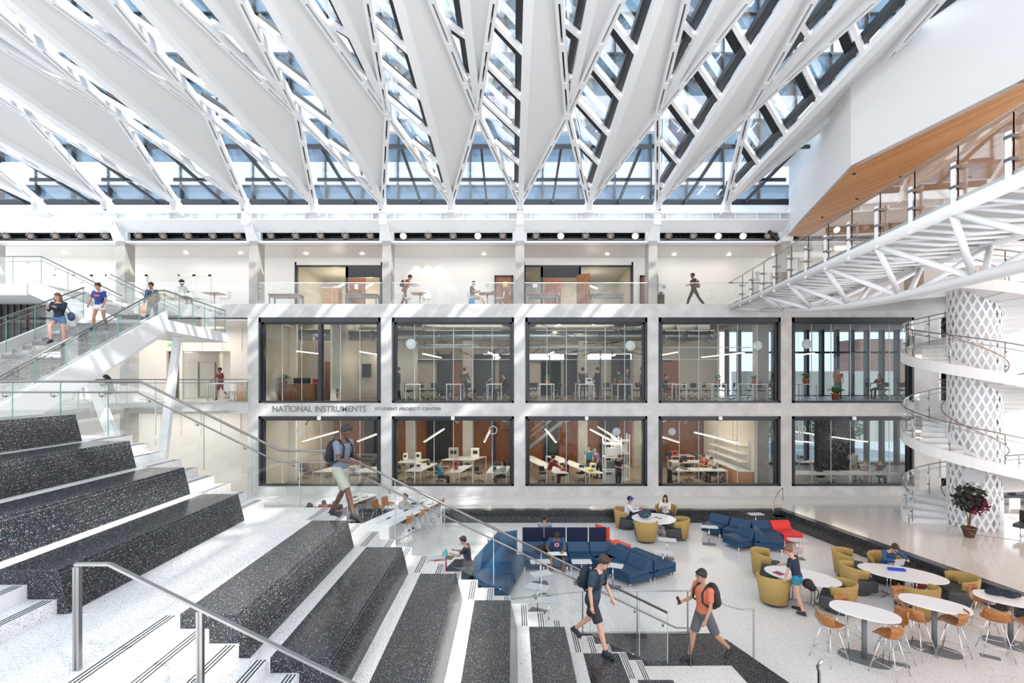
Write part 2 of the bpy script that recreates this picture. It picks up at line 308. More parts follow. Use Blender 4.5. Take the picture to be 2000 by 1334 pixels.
for k in KR:
    a,b,c=P0(k),P1(k),P2(k)
    if k<=3:
        fac.slab([a,b,c],up)
    # second row facet
    if k<=2: fac.slab([P1(k),P2(k+1),P3(k)],up)
    if k<=3: fac.slab([P2(k),Vector((X0(k)+1.6275,Y3,Z1+.2)),Vector((X0(k),-13,Z2))],up); fac.slab([P3(k),Vector((X0(k+1),-13,Z2)),Vector((X0(k)+1.6275,-20,Z1))],up)
    gu=Vector((0,0,.30))
    gls.quad(P0(k)+gu,P1(k-1)+gu,P2(k)+gu) if False else None
    f=gls.b.faces.new([gls.b.verts.new(q+gu) for q in (P0(k),P1(k-1),P2(k))])
    f=gls.b.faces.new([gls.b.verts.new(q+gu) for q in (P1(k),P2(k),P3(k))])
    # end triangle glass
    e=[Vector((X0(k)+.12,YW+.24,14.42)),Vector((X0(k+1)-.12,YW+.24,14.42)),P1(k)+Vector((0,0,.12))]
    f=gls.b.faces.new([gls.b.verts.new(q) for q in e])
    if k==3: e[1]=e[0].lerp(e[1],.80)
    for t in (.30,.66):
        mul.bar(e[0].lerp(e[2],t)+Vector((0,-.02,-.03)),e[1].lerp(e[2],t)+Vector((0,-.02,-.03)),.09,.14)
    mul.bar((e[0]+e[1])/2,(e[0]+e[1]).lerp(2*e[2],.66)/2,.09,.14); 
    pur.bar(e[0].lerp(e[2],.86)+Vector((0,0,-.2)),e[1].lerp(e[2],.86)+Vector((0,0,-.2)),.22,.22)
    # mullions and purlins across the glass of the first row
    for j in range(8):
        y=23.2-2.07*j+.35
        if y<3: continue
        v=VAL(k,y); q=None
        for s_ in range(1,200):
            t=s_*.01; pt=Vector((v.x-t,y-.9*t,0)); ed=on_edge(k,pt.y) if pt.y>Y2 else None
            if ed is None or pt.x<=ed.x: 
                q=ed; break
        if q is None: continue
        if y>Y2: 
            mul.bar(v+gu,q+gu,.26,.16); pur.bar(v+Vector((0,-.52,.06)),q+Vector((0,-.45,.06)),.13,.16)
    mul.bar(VAL(k,Y0)+Vector((-.16,0,.28)),VAL(k,Y2)+Vector((-.16,0,.3)),.24,.2)
    for j in range(9):   # second row
        y=17.2-2.07*j; x=X0(k)+1.6275; v=Vector((x,y,Z1)); t=0
        while t<1.62:
            t+=.02; yy=y-.9*t
            # left edge runs P1->P2 then P2->P3
            xe=x-1.6275*((Y1-yy)/(Y1-Y2) if yy>Y2 else 1-(Y2-yy)/(Y2-Y3))
            if x-t<=xe: break
        if t<1.62 and y>1:
            zz=Z1+(Z2-Z1)*min(1,(t/1.6275)); q=Vector((x-t,y-.9*t,zz)); mul.bar(v+gu,q+gu,.24,.16); pur.bar(v+Vector((0,-.5,.06)),q+Vector((0,-.45,.06)),.12,.14)
    mul.bar(P1(k)+Vector((-.16,0,.28)),P3(k)+Vector((-.16,0,.3)),.24,.2)
    # edge members
    for p,q in ((P0(k),P1(k)),(P0(k),P1(k-1)),(P1(k),P2(k)),(P1(k),P2(k+1))):
        if k==3 and (q-P2(4)).length<.01: continue
        d=(q-p).normalized(); s_=d.cross(Vector((0,0,1))).normalized()
        for o_ in (-.07,.07): stl.bar(p+s_*o_+Vector((0,0,-.10)),q+s_*o_+Vector((0,0,-.10)),.085,.24)
        L=(q-p).length; n=int(L/2.0)+1
        for i in range(n+1):
            c_=p.lerp(q,i/n); stl.bar(c_-d*.16+Vector((0,0,-.13)),c_+d*.16+Vector((0,0,-.13)),.14,.22)
        slot.bar(p+Vector((0,0,-.01)),q+Vector((0,0,-.01)),.06,.04)
    stl.bar(P0(k)+Vector((.04,0,-.04)),P2(k)+Vector((.04,0,-.04)),.26,.22); stl.bar(P1(k)+Vector((.04,0,-.02)),P3(k)+Vector((.04,0,-.02)),.24,.2)
    # foot of the node
    x=X0(k); 
    for s_ in (-.14,.14): stl.slab([(x+s_-.02,Y0-.3,Z0+.1),(x+s_-.02,Y0+.1,Z0-.1),(x+s_-.02,YW+.3,13.7),(x+s_-.02,YW-.1,13.62),(x+s_-.02,Y0-.25,Z0-.55)],(.04,0,0))
    stl.bb(x-.2,x+.2,Y0-.25,Y0+.35,Z0-.62,Z0-.56); stl.bb(x-.15,x+.15,Y0-.05,Y0+0,Z0-.6,Z0-.1)
S(fac.build('ceiling.005',WF)); S(gls.build('window_1',GR)); S(mul.build('trim_8',DK)); S(pur.build('trim_9',WM)); S(stl.build('trim_10',WM)); S(slot.build('trim_11',DK))
# ================= rooms behind the glass =================
RX0,RX1=XC(-2)+.27,XC(3)+.3; RY0,RY1=YW+.46,35.6
m=MB(); m.bb(RX0,RX1+9,RY0-.05,RY1,4.42,4.56); S(m.build('floor.003',mat('lab_floor',(.22,.19,.165),.35)))
m=MB(); m.bb(RX0,RX1+9,RY0,RY1,-.02,.012); S(m.build('floor.004',mat('lab_floor_tan',(.27,.225,.18),.35)))
m=MB(); m.bb(RX0,RX1+9,RY0,RY1,4.36,4.41); m.bb(RX0,RX1+9,RY0,RY1,8.95,9.0); S(m.build('ceiling.001',mat('lab_ceiling',(.38,.36,.34),.8)))
m=MB(); m.bb(RX0-.3,RX0,RY0,RY1,0,9); m.bb(-2.2,3.4,RY1,RY1+.2,4.5,7.0); m.bb(RX0,-2.0,RY1,RY1+.2,4.5,9); m.bb(-2,14.4,RY1,RY1+.2,7.45,9); m.bb(2.0,14.4,RY1,RY1+.2,4.5,6.9); m.bb(9.5,14.4,RY1-.05,RY1+.2,4.5,9); m.bb(8.6,11.4,RY1-.1,RY1+.2,4.5,9)
m.bb(RX0,-5.6,30.2,30.35,4.55,8.95); m.bb(-9.05,-8.95,25.5,30.2,4.55,8.95)      # the small rooms of the upper left window
S(m.build('wall_lab',CREAM))
m=MB(); m.bb(RX0,14.4,RY1,RY1+.2,0,4.4); S(m.build('wall_workshop',WN))
m=MB(); 
for x in (-6.6,-2.9,.8,4.6,8.2): m.bb(x-.3,x+.3,33.2,33.8,0,4.4); m.bb(x-.3,x+.3,33.2,33.8,4.55,8.95)
m.bb(13.2,13.8,27.5,28.1,0,8.95); S(m.build('trim_12',CON2))
m=MB()   # dark glazed screens and mullions at the back of the rooms
for x in (-9.6,-8.3,-5.1,-4.2,-1.2,-.1,2.6,6.1,6.9,9.9): m.bb(x-.04,x+.04,RY1-.3,RY1-.2,4.56,7.6); m.bb(x-.05,x+.05,RY1-.3,RY1-.2,0,4.2)
m.bb(RX0,11,RY1-.3,RY1-.2,6.9,7.0)
for x0,x1 in ((-10.2,-8.6),(-5.9,-4.3),(2.2,3.2),(6.2,7.4)): m.bb(x0,x1,RY1-.15,RY1-.1,.05,3.4)
for x0,x1 in ((-9.4,-8.4),(-5.2,-4.3),(-2.6,-1.3),(-.9,.2),(3.6,5.2),(6.9,8.2)): m.bb(x0,x1,RY1-.15,RY1-.1,4.6,7.4)
S(m.build('trim_13',DK))
m=MB()
for x0,x1 in ((-4.1,-2.7),(9.6,11.6),(-8.2,-7.2)): m.bb(x0,x1,RY1-.22,RY1-.16,4.6,7.0)
S(m.build('trim_21',WN))
m=MB()   # tall mullions of the glazed end by the spiral stair
for x in (14.3,15.1,16.4,17.4,18.5,19.6,20.6,21.6,22.6,23.6,24.6,25.6,26.8,28.2): m.bb(x-.09,x+.09,33.9,34.25,0,9)
for z in (.02,3.2,4.5,7.4): m.bb(14.2,30,34.0,34.2,z,z+.12)
S(m.build('trim_14',DK))
gl_=MB(); gl_.quad((14.3,34.1,0),(30,34.1,0),(30,34.1,9),(14.3,34.1,9)); S(gl_.build('window_2',GO))
BRICK=mat('brick',(.3,.12,.08),.8)
bt=nd(BRICK,'ShaderNodeTexBrick'); bt.inputs['Color1'].default_value=(.26,.115,.08,1); bt.inputs['Color2'].default_value=(.19,.08,.055,1); bt.inputs['Mortar'].default_value=(.45,.4,.36,1); bt.inputs['Scale'].default_value=1.3; bt.inputs['Mortar Size'].default_value=.012
tcb=nd(BRICK,'ShaderNodeTexCoord'); mpb=nd(BRICK,'ShaderNodeMapping'); mpb.inputs['Rotation'].default_value=(R(90),0,0); lk(BRICK,tcb.outputs['Object'],mpb.inputs[0]); lk(BRICK,mpb.outputs[0],bt.inputs['Vector']); lk(BRICK,bt.outputs[0],bs(BRICK).inputs['Base Color'])
bb_=MB(); bb_.bb(34,44,50,54,-1,9.6); tag(bb_.build('brick_building',BRICK),'red brick building outside beyond the tall glazed end of the upper room','building')
PAV=mat('paving',(.62,.60,.56),.8); m=MB(); m.bb(-4,50,36.2,60,-.2,-.05); S(m.build('floor.005',PAV))
HG=noisy('hedge_leaf',(.03,.09,.02),(.12,.24,.06),9,.8)
def blob(mb,c,r,n,rn,s=.3):
    for _ in range(n):
        d=Vector((rn.gauss(0,1),rn.gauss(0,1),rn.gauss(0,1))).normalized()*rn.random()**.4
        p=Vector(c)+Vector((d.x*r[0],d.y*r[1],d.z*r[2])); a=Vector((rn.uniform(-1,1),rn.uniform(-1,1),rn.uniform(-1,1))).normalized()*s; b_=a.orthogonal().normalized()*s*.5
        q=[p-a,p+b_,p+a,p-b_]; mb.b.faces.new([mb.b.verts.new(v) for v in q])
st_=MB(); st_.bb(21,35,47,49,-1,6.4); tag(st_.build('stone_building',mat('pale_stone',(.50,.46,.40),.8)),'low pale stone building outside left of the brick one','building')
rn=random.Random(3)
for i,(x,z,r) in enumerate(((19.5,1.6,(2.4,1,1.2)),(26.6,1.7,(2.6,1,1.2)))):
    t=T('hedge',['clipped green hedge outside, left beyond the lower glazed end','clipped green hedge outside, right beyond the lower glazed end'][i],'hedge',(x,42,0),0)
    mb=MB(); blob(mb,(0,0,z),r,900,rn,.2); mb.build('foliage',HG,t); MB().bb(-.1,.1,-.1,.1,0,1).build('stem',WN,t)
# windows of the concrete frame
for fl in (0,1):
    z0,z1=((.475,3.875),(4.53,8.7))[fl]
    for i,k in enumerate(range(-2,3)):
        x0,x1=XC(k)+.29,XC(k+1)-.29; n=1+i+5*fl
        fr=MB(); tp=.14 if fl==0 else .24; e=.1
        fr.bb(x0,x1,YW-.03,YW+.16,z1-tp,z1); fr.bb(x0,x1,YW-.03,YW+.16,z0,z0+.1); fr.bb(x0,x0+e,YW-.03,YW+.16,z0,z1); fr.bb(x1-e,x1,YW-.03,YW+.16,z0,z1)
        fr.bb(x0+e,x0+e+.1,YW+.1,YW+.3,z0,z1); fr.bb(x1-e-.1,x1-e,YW+.1,YW+.3,z0,z1); fr.bb(x0,x1,YW+.1,YW+.3,z1-tp-.08,z1-tp)
        if k==-2 and fl==1: fr.bb((x0+x1)/2-.09,(x0+x1)/2+.06,YW+.02,YW+.4,z0,z1)
        w_=S(fr.build('window_%d'%(n+2),DK))
        MB().quad((x0+e,YW+.2,z0+.1),(x1-e,YW+.2,z0+.1),(x1-e,YW+.2,z1-tp),(x0+e,YW+.2,z1-tp)).build('pane',GW,w_)
        for j in range(1,6): MB().bb(x0+e+j*(x1-x0-2*e)/6-.012,x0+e+j*(x1-x0-2*e)/6+.012,YW+.185,YW+.215,z0+.1,z1-tp).build('glass_joint',GE2,w_)
        if fl==0: 
            sb=MB().box(((x0+x1)/2,YW-.09,z1-.09),(.16,.10,.17),bev=.02).build('door_sensor',TT); tag(sb,'small white box on the top rail of the %s ground floor window from the left'%ordn(i),'sensor')
# round discs on and behind the panes
for px,py,r,kind in ((803,672,10.5,'w'),(1231,675,10,'w'),(1479,675,9,'w'),(1575,672,9.5,'w'),(587,841,8,'r'),(963,840,8.5,'r'),(1204,843,8,'g'),(1312,843,7.5,'g'),(1565,838,8.5,'r')):
    p=V(px,py,25.4); r*=.0254; fi='upper' if py<740 else 'lower'; wi=ordn(int((px-494)//260.5))
    if kind=='r':
        o=MB().lathe([(r*1.0,0),(r*1.0,.04),(r*.78,.04),(r*.78,0),(r,0)],32).build('round_disc',TT)
    else: o=MB().lathe([(.001,0),(r*.9,0),(r,.02),(r,.05),(r*.9,.07),(.001,.07)],32).build('round_disc',TT if kind=='w' else LG)
    o.location=p; o.rotation_euler=(R(90),0,0)
    tag(o,'%s behind the %s %s window from the left'%({'w':'round white disc hung','r':'white ring hung','g':'round grey disc hung'}[kind],wi,fi),'disc')
# lettering on the concrete beam
def text(name,s,px0,py,h,px1,mt,parent=None,y=YW-.012,dep=.02,label=None,rot=(R(90),0,0)):
    cu=bpy.data.curves.new(name,'FONT'); cu.body=s; cu.size=1; cu.extrude=.03; cu.offset=.012; o=bpy.data.objects.new(name,cu); C.objects.link(o)
    bpy.context.view_layer.update(); dg=bpy.context.evaluated_depsgraph_get(); me=bpy.data.meshes.new_from_object(o.evaluated_get(dg)); bpy.data.objects.remove(o)
    o=bpy.data.objects.new(name,me); C.objects.link(o); xs=[v.co.x for v in me.vertices]; ys=[v.co.y for v in me.vertices]; 
    a=V(px0,py,y); b=V(px1,py,y); hh=h*y/1000; sx=(b.x-a.x)/(max(xs)-min(xs)); sy=hh/(max(ys)-min(ys))
    for v in me.vertices: v.co=Vector(((v.co.x-min(xs))*sx,(v.co.y-min(ys))*sy,v.co.z*dep/.06))
    o.location=a; o.rotation_euler=rot; me.materials.append(mt)
    if parent: o.parent=parent
    return o
LT=mat('sign_letters',(.22,.22,.22),.4,.6)
tag(text('wall_sign','NATIONAL INSTRUMENTS',532,804.5,12,715,LT),'raised grey lettering NATIONAL INSTRUMENTS on the concrete beam','sign')
tag(text('wall_sign','STUDENT PROJECT CENTER',732,803,7.5,862,LT),'smaller raised grey lettering STUDENT PROJECT CENTER on the concrete beam','sign')
# lights of the rooms
def area(name,loc,sx,sy,e,col=(1,.86,.7),rot=(0,0,0)):
    l=bpy.data.lights.new(name,'AREA'); l.shape='RECTANGLE'; l.size=sx; l.size_y=sy; l.energy=e; l.color=col; o=bpy.data.objects.new(name,l); C.objects.link(o); o.location=loc; o.rotation_euler=rot; return o
for k in range(-2,3):
    x=XC(k)+3.25; area('ceiling_lamp_light',(x,30,4.34),4.5,5,62 if k<2 else 28); area('ceiling_lamp_light',(x,30.3,8.9),4.5,5,40 if k<2 else 18)
for k in range(-4,3):
    x=XC(k)+3.25; area('gallery_lamp_light',(x,27.2,12.3),4,1.2,9,(1,.95,.9))
# lab / office rooms behind the gallery
m=MB()
for x0,x1 in op: 
    m.bb(x0,x1,33,33.1,9.3,12.2); m.bb(x0-.1,x0,GY,33,9.3,12.2); m.bb(x1,x1+.1,GY,33,9.3,12.2); m.bb(x0,x1,GY+.2,33,9.3,9.35)
S(m.build('wall_office',CREAM))
m=MB()
for x0,x1 in op: m.bb(x0,x1,GY+.1,33,12.0,12.05)
S(m.build('ceiling.002',mat('office_ceiling',(.62,.61,.58),.8)))
for x0,x1 in op: area('office_lamp_light',((x0+x1)/2,31,11.9),3.5,2.5,18)
m=MB()
for x0,x1 in op:
    for x in ((x0,x1) if x0<0 else (x0,x1)): m.bb(x-.05,x+.06,GY-.06,GY+.12,9.35,12.0)
    m.bb(x0,x1,GY-.06,GY+.12,11.94,12.02)
m.bb(-9.25,-7.2,GY-.05,GY+.1,11.35,11.98); m.bb(-9.25,-9.1,GY-.05,GY+.1,9.35,11.98); m.bb(1.6,3.8,GY-.05,GY+.1,11.35,11.98); m.bb(1.6,1.72,GY-.05,GY+.1,9.35,11.98); m.bb(3.72,3.84,GY-.05,GY+.1,9.35,11.98)
S(m.build('trim_15',DK))
g=MB()
for a,b in ((-12,-9.2),(.72,1.6),(3.84,6.65)): g.quad((a,GY+.03,9.36),(b,GY+.03,9.36),(b,GY+.03,11.94),(a,GY+.03,11.94))
S(g.build('window_13',GW))
def door(n,x0,x1,z0,z1,y,mt,frame=None,rz=0,hinge=0,handle=True):
    o=MB().bb(0,x1-x0,-.03,.03,0,z1-z0).build('door_%d'%n,mt); S(o); o.location=(x0,y,z0); o.rotation_euler=(0,0,rz)
    if frame: MB().bb(-.09,0,-.06,.05,0,z1-z0+.09).bb(x1-x0,x1-x0+.09,-.06,.05,0,z1-z0+.09).bb(-.09,x1-x0+.09,-.06,.05,z1-z0,z1-z0+.09).build('door_frame',frame,o)
    if handle: MB().bb(x1-x0-.12,x1-x0-.08,-.09,-.04,.95,1.15).build('door_handle',SL,o)
door(1,-9.05,-8.15,9.36,11.3,GY,WN); door(2,1.8,2.72,9.36,11.3,GY,WN); door(3,3.6,4.42,9.36,11.45,GY-.1,WN,rz=R(-40))
door(4,-.88,-.02,9.36,11.35,GY-.06,WN,DK); door(5,7.2,8.0,9.36,11.35,GY-.06,WN,DK)
for i,(a,b) in enumerate(((352,380),(380,408),(256,284),(110,145),(145,177),(210,232))): door(6+i,V(a,0,GY-.04).x,V(b,0,GY-.04).x,9.36,11.4,GY-.04,WW,WH,handle=(i!=1))
# level 3 front guard
for i,k in enumerate(range(-3,3)):
    x0,x1=XC(k)+.25,XC(k+1)-.25
    if k==2: x1=10.6
    t=T('glass_guard','frameless glass guard along the gallery edge, %s bay from the left'%ordn(i),'railing',((x0+x1)/2,YW+.1,9.35),0,None); w=(x1-x0)/2
    n=4
    for j in range(n): MB().bb(-w+j*2*w/n+.01,-w+(j+1)*2*w/n-.01,-.008,.008,.02,1.04).build('glass_panel',GL,t)
    MB().bb(-w,w,-.025,.025,1.04,1.075).build('top_rail',WM,t)
# ================= seating stair =================
PIT=.98; RUN=.325
YF,YN,YO,YI=9.26,5.57,10.2,2.4
def seat(i): return -2.97+PIT*i, 3.14-.48*i      # right top corner x, top z ; i=0 is just below the landing
low=range(0,7); upp=(-5,-4,-3,-2)
def useat(j): return -4.95-.98*j, 3.62+.48*j
st=T('terrazzo_staircase','broad white speckled terrazzo stair stepping down to the right beside the dark benches','staircase',(0,0,0))
def steps(y0,y1,name,zbase=-.5,with_=True):
    m=MB(); S_=[]
    def tread(x0,x1,z,stripe=True):
        m.bb(x0,x1,y0,y1,zbase,z)
        if stripe:
            s=MB()
            for q in (.03,.07,.11): s.bb(x1-q-.008,x1-q+.008,y0+.03,y1-.03,z,z+.002)
            S_.append(s)
    for i in low:
        x,z=seat(i)
        if i>0: tread(x-.98,x-.65,z)
        else: tread(-4.95,x-.65,z)
        tread(x-.65,x-.325,z-.16); 
        if z-.32>-.05: tread(x-.325,x,z-.32,True)
    for j in range(3):
        x,z=useat(j); tread(x-.98,x-.65,z); tread(x-.65,x-.325,z-.16); tread(x-.325,x,z-.32)
    m.bb(-10.5,useat(2)[0]-.98,y0,y1,zbase,4.575)
    a=m.build(name,TS if y0<5 else TW,st)
    for s in S_: s.build('nosing_strip',BKP,a)
steps(YF,YO,'far_steps'); steps(YI,YN,'near_steps')
m=MB()
for i in low:
    x,z=seat(i)
    if i>0: m.bb(x-.98,x-.64,YN,YF,-.5,z-.001)
    else: m.bb(-4.95,x-.64,YN,YF,-.5,z-.001)
for j in range(4):
    x,z=useat(j)
    m.bb(x-.98 if j<3 else x-3.2,x-.64,YN,YF,-.5,z-.001 if j<3 else 4.575)
m.bb(useat(3)[0]-3,useat(3)[0]+.1,YN,YF,-.5,4.575); x,z=seat(6); m.bb(x,x+.4,YN,YF,-.5,-.001)
m.build('terrace_floor',TW,st)
for i in list(low)+[-1,-2,-3,-4]:
    x,z=seat(i) if i>=0 else useat(-i-1)
    zb=z-.48; b=MB(); y0,y1=YN,YF
    # notched ends rest on the steps
    prof=[(x-.65,z),(x,z),(x+.12,zb),(x-.65,zb)]
    b.slab([(px_,y0,pz) for px_,pz in prof],(0,y1-y0,0))
    o=b.build('terrazzo_bench',TB,bevel=.008)
    nm=('the %s bench up from the landing'%ordn(-i-1)) if i<0 else ('the %s bench down from the landing'%ordn(i))
    tag(o,'long black speckled terrazzo seating bench, '+nm,'bench')
    MB().quad((x+.0115,y0+.02,z-.045),(x+.0115,y1-.02,z-.045),(x+.0125,y1-.02,z-.048),(x+.0125,y0+.02,z-.048)).build('edge_joint',GM,o)
# ---------- glass guard with handrails on the far side ----------
YR=10.25
g=T('stair_guard','frameless glass stair guard with twin steel handrails descending beside the benches','railing',(0,YR,0))
def rx(px): return (px-1000)*YR/1000
top=[(-24,5.65),(rx(274),5.65),(rx(547),4.265),(rx(655),4.255),(rx(1303),1.02)]
def rz_(x,off=0):
    for (a,za),(b,zb) in zip(top,top[1:]):
        if a<=x<=b: return za+(zb-za)*(x-a)/(b-a)-off
    return top[-1][1]-off
MB().tube([(x,0,z) for x,z in top],.024,10).build('top_handrail',HR,g)
lo=[(x,-.09,z-.215) for x,z in top[:-1]]+[(rx(1318),-.09,.755),(rx(1344),-.09,.75),(rx(1346),-.09,.0)]
MB().tube(lo,.018,8).build('lower_handrail',HR,g)
js=[-3100+0]+[24-94*i for i in range(9,0,-1)]+[24,118,211,304,398,491,585,679,772,868,964,1057,1153,1249,1304]
js=js[1:]
for a,b in zip(js,js[1:]):
    x0,x1=rx(a)+.006,rx(b)-.006
    MB().slab([(x0,-.006,max(rz_(x0,1.16),-.1) if x0>-7.5 else 4.55),(x1,-.006,max(rz_(x1,1.16),-.1) if x1>-7.5 else 4.55),(x1,-.006,rz_(x1,.03)),(x0,-.006,rz_(x0,.03))],(0,.012,0)).build('glass_panel',GL,g)
    e=MB().bb(x1-.002,x1+.012,-.007,.007,max(rz_(x1,1.14),-.1) if x1>-7.5 else 4.55,rz_(x1,.03)).build('glass_edge',GE if a<200 else GE2,g)
    if b>0: 
        xb=x1-.1; zb=rz_(xb,.215)
        MB().tube([(xb,-.09,zb-.01),(xb,-.09,zb-.07),(xb,-.05,zb-.09),(xb,0,zb-.08)],.007,6).ball((xb,-.02,zb-.08),.022,8).build('rail_bracket',SLD,g)
# ---------- near handrail: square section ----------
h=T('handrail','brushed square-section steel handrail on posts in the left foreground','railing',(0,4.5,0))
p0=G(150,1308,3.14); yy=0
A=V(148,1102,4.5); B=V(214,1102,4.5); D=V(720,1351,4.5)
def sec(mb,p,q,w,h_): return mb.bar((p.x,0,p.z),(q.x,0,q.z),w,h_)
m=MB(); sec(m,A,B,.045,.022); sec(m,B,D,.045,.022); m.build('rail',SL,h)
for px,zf in ((151,3.14),(391,1.9)):
    x=(px-1000)*.0045; zt=V(px,1105 if px<200 else 1192,4.5).z-.01
    q=MB(); q.bb(x-.028,x-.01,-.02,.02,zf,zt); q.bb(x+.01,x+.028,-.02,.02,zf,zt); q.bb(x-.012,x+.012,-.008,.008,zf,zt); q.build('post',SL,h)
# ---------- guard by the pit ----------
q=T('pit_guard','thin steel guard rail with posts around the foot of the stair above the sunken floor','railing',(0,0,0))
path=[G(997,1170,.94),Vector((1.6,11.45,.95)),Vector((2.9,11.46,.96)),Vector((4.15,11.46,.95)),V(1420,1183,11.5),V(1447,1190,11.3),V(1472,1190,11.2)]
MB().tube(path,.016,8).build('rail',SL,q)
MB().tube([(0,11.46,.03),(4.1,11.46,.03)],.012,6).build('bottom_rail',SL,q)
for x in (1.58,2.8,3.93): MB().bb(x-.012,x+.012,11.44,11.48,0,.94).build('post',SL,q)
e=V(1472,1190,11.2); MB().bb(e.x-.02,e.x+.02,e.y-.01,e.y+.01,PZ,e.z).build('end_post',SL,q)
w_=T('short_post','upright end of a brushed steel handrail at the bottom edge of the picture','railing',V(1600,1334,9.3),0)
MB().tube([(0,0,-.6),(0,0,.2),(-.03,0,.3),(.03,-.05,.45)],.03,8).build('rail',SL,w_)
# ================= upper left stair =================
L2=MB(); L2.slab([(-30,2,4.575),(-8.6,2,4.575),(-8.6,10.28,4.575),(-10.3,10.28,4.575),(-11.6,12.1,4.575),(-15.8,12.1,4.575),(-15.8,18,4.575),(-17.6,23.4,4.575),(-13.4,24.97,4.575),(XC(-2)-.2,24.97,4.575),(XC(-2)-.2,28.6,4.575),(-30,28.6,4.575)],(0,0,-.42))
S(L2.build('floor.006',CON))
m=MB(); m.bb(-30,V(325,0,28.5).x,28.5,28.7,4.5,9); m.bb(V(350,0,28.5).x,V(356,0,28.5).x,28.5,28.7,4.5,9); m.bb(V(450,0,28.5).x,-12,28.5,28.7,4.5,9); m.bb(-19.3,-15.6,28.53,28.73,7.25,9)
m.bb(-30,-12,28.4,28.6,0,4.2); pass
S(m.build('wall_side',WW))
m=MB(); m.bb(-20.6,-16.4,31,31.2,4.5,7.3); m.bb(-16.4,-16.2,28.7,31,4.5,7.3); m.bb(-18.9,-17.95,30.96,31,4.6,6.7); m.bb(-19.95,-19.0,30.96,31,4.6,6.7); S(m.build('wall_recess',CREAM))
m=MB()
for x in (-18.92,-17.95,-19.97): m.bb(x-.012,x+.012,30.93,30.97,4.6,6.72)
S(m.build('trim_22',GM))
m=MB(); m.bb(V(325,0,28.6).x,V(350,0,28.6).x,28.75,28.8,4.5,7.3); S(m.build('trim_16',mat('brown_door_recess',(.12,.09,.07),.6)))
S(MB().bb(-19,-15.2,28.7,31.2,4.5,4.575).bb(-19,-15.2,28.7,31.2,7.28,7.35).build('floor.007',CREAM))
S(MB().bb(-30,-12.2,25.2,28.6,8.55,8.65).build('ceiling.003',CEIL))
m=MB()
for i in range(9): x=V(275+i*39,0,28.4).x; m.bb(x-.02,x+.02,28.34,28.4,2.6,4.0); m.bb(x-.02,x+.02,28.46,28.5,7.3,8.6)
S(m.build('trim_17',WH))
area('walkway_lamp_light',(-18,27,8.4),6,1.2,40,(1,.88,.72)); area('walkway_lamp_light',(-18,27,3.9),6,1.2,30,(1,.9,.8))
s=T('upper_staircase','white staircase with speckled treads rising away to the gallery at upper left','staircase',(0,0,0))
ya,yb=11.9,18.6; n=21; za,zb=4.575,7.85; rr=(zb-za)/n; ru=(yb-ya)/(n-1)
xr=lambda y:-11.95-.095*(y-11.9); xl=-15.55
tr=MB()
for i in range(n-1):
    y=ya+i*ru; z=za+(i+1)*rr; tr.bb(xl,xr(y),y,y+ru+.03,z-rr-.02,z)
tr.build('treads',TG,s)
def zz(y): return za+(y-ya)/(yb-ya)*(zb-za)
for nm,x0 in (('right_stringer',None),('left_stringer',xl)):
    m=MB(); 
    if x0 is None: 
        m.slab([(xr(ya-.5),ya-.5,4.0),(xr(ya-.5),ya-.5,4.85),(xr(yb),yb,zb+.35),(xr(yb),yb,zb-.38),(xr(yb-.4),yb-.4,zb-.55)],(.09,0,0))
        m.slab([(xr(ya-.5),ya-.5,4.0),(xr(yb),yb,zb-.55),(xl,yb,zb-.55),(xl,ya-.5,4.0)],(0,0,.12))
    else: m.slab([(x0,ya-.3,4.3),(x0,ya-.3,4.9),(x0,yb,zb+.35),(x0,yb,zb-.4)],(-.1,0,0))
    m.build(nm,WM,s)
m=MB(); m.slab([(xl-.1,yb,zb),(xr(yb)+.09,yb,zb),(-13.45,24.3,zb),(xl-.1,24.3,zb)],(0,0,-.42)); m.build('landing',WM,s)
m=MB(); nn=10
for i in range(nn):
    z=zb+(i+1)*.156; x=-15.5-i*.325; m.bb(x-.36,x,19.9,23.2,z-.17,z)
m.build('gallery_flight_treads',TG,s)
m=MB(); m.slab([(-15.3,19.78,7.45),(-15.3,19.78,8.05),(-18.7,19.78,9.62),(-18.7,19.78,9.0)],(0,.12,0)); m.slab([(-15.32,19.84,7.44),(-18.68,19.84,8.97),(-18.68,23.3,8.97),(-15.32,23.3,7.44)],(0,0,.06)); m.bb(-30,-18.72,19.74,24.9,8.93,9.36); m.build('gallery_flight_stringer',WM,s)
def guard(name,label,pts,h=1.07,n=8,offlow=.16,zdown=.05,side=(0,0,0)):
    g=T(name,label,'railing',(0,0,0))
    P=[Vector(p) for p in pts]; 
    MB().tube([p+Vector((0,0,h)) for p in P],.025,8).build('top_handrail',HR,g)
    sd_=Vector(side); MB().tube([p+sd_+Vector((0,0,h-offlow)) for p in P],.016,6).build('lower_handrail',HR,g)
    for a,b in zip(P,P[1:]):
        L=(b-a).length; k=max(1,round(L/1.15)); up_=Vector((0,0,h-.03)); dn=Vector((0,0,zdown))
        d=(b-a).normalized(); nrm=d.cross(Vector((0,0,1))).normalized()*.006
        for j in range(k):
            u=a.lerp(b,j/k)+d*.01; v=a.lerp(b,(j+1)/k)-d*.01
            q=MB(); q.slab([u-dn-nrm,v-dn-nrm,v+up_-nrm,u+up_-nrm],nrm*2); q.build('glass_panel',GL,g)
            MB().bar(v-dn,v+up_,.016,.014).build('glass_edge',GE,g)
            w_=(u+v)/2; MB().tube([w_+sd_+Vector((0,0,h-offlow-.01)),w_+sd_+Vector((0,0,h-offlow-.07)),w_+Vector((0,0,h-offlow-.08))],.008,5).ball(w_+Vector((0,0,h-offlow-.08)),.022,8).build('rail_bracket',SLD,g)
    return g
def fp(x,y): return (x,y,zz(y)+.1)
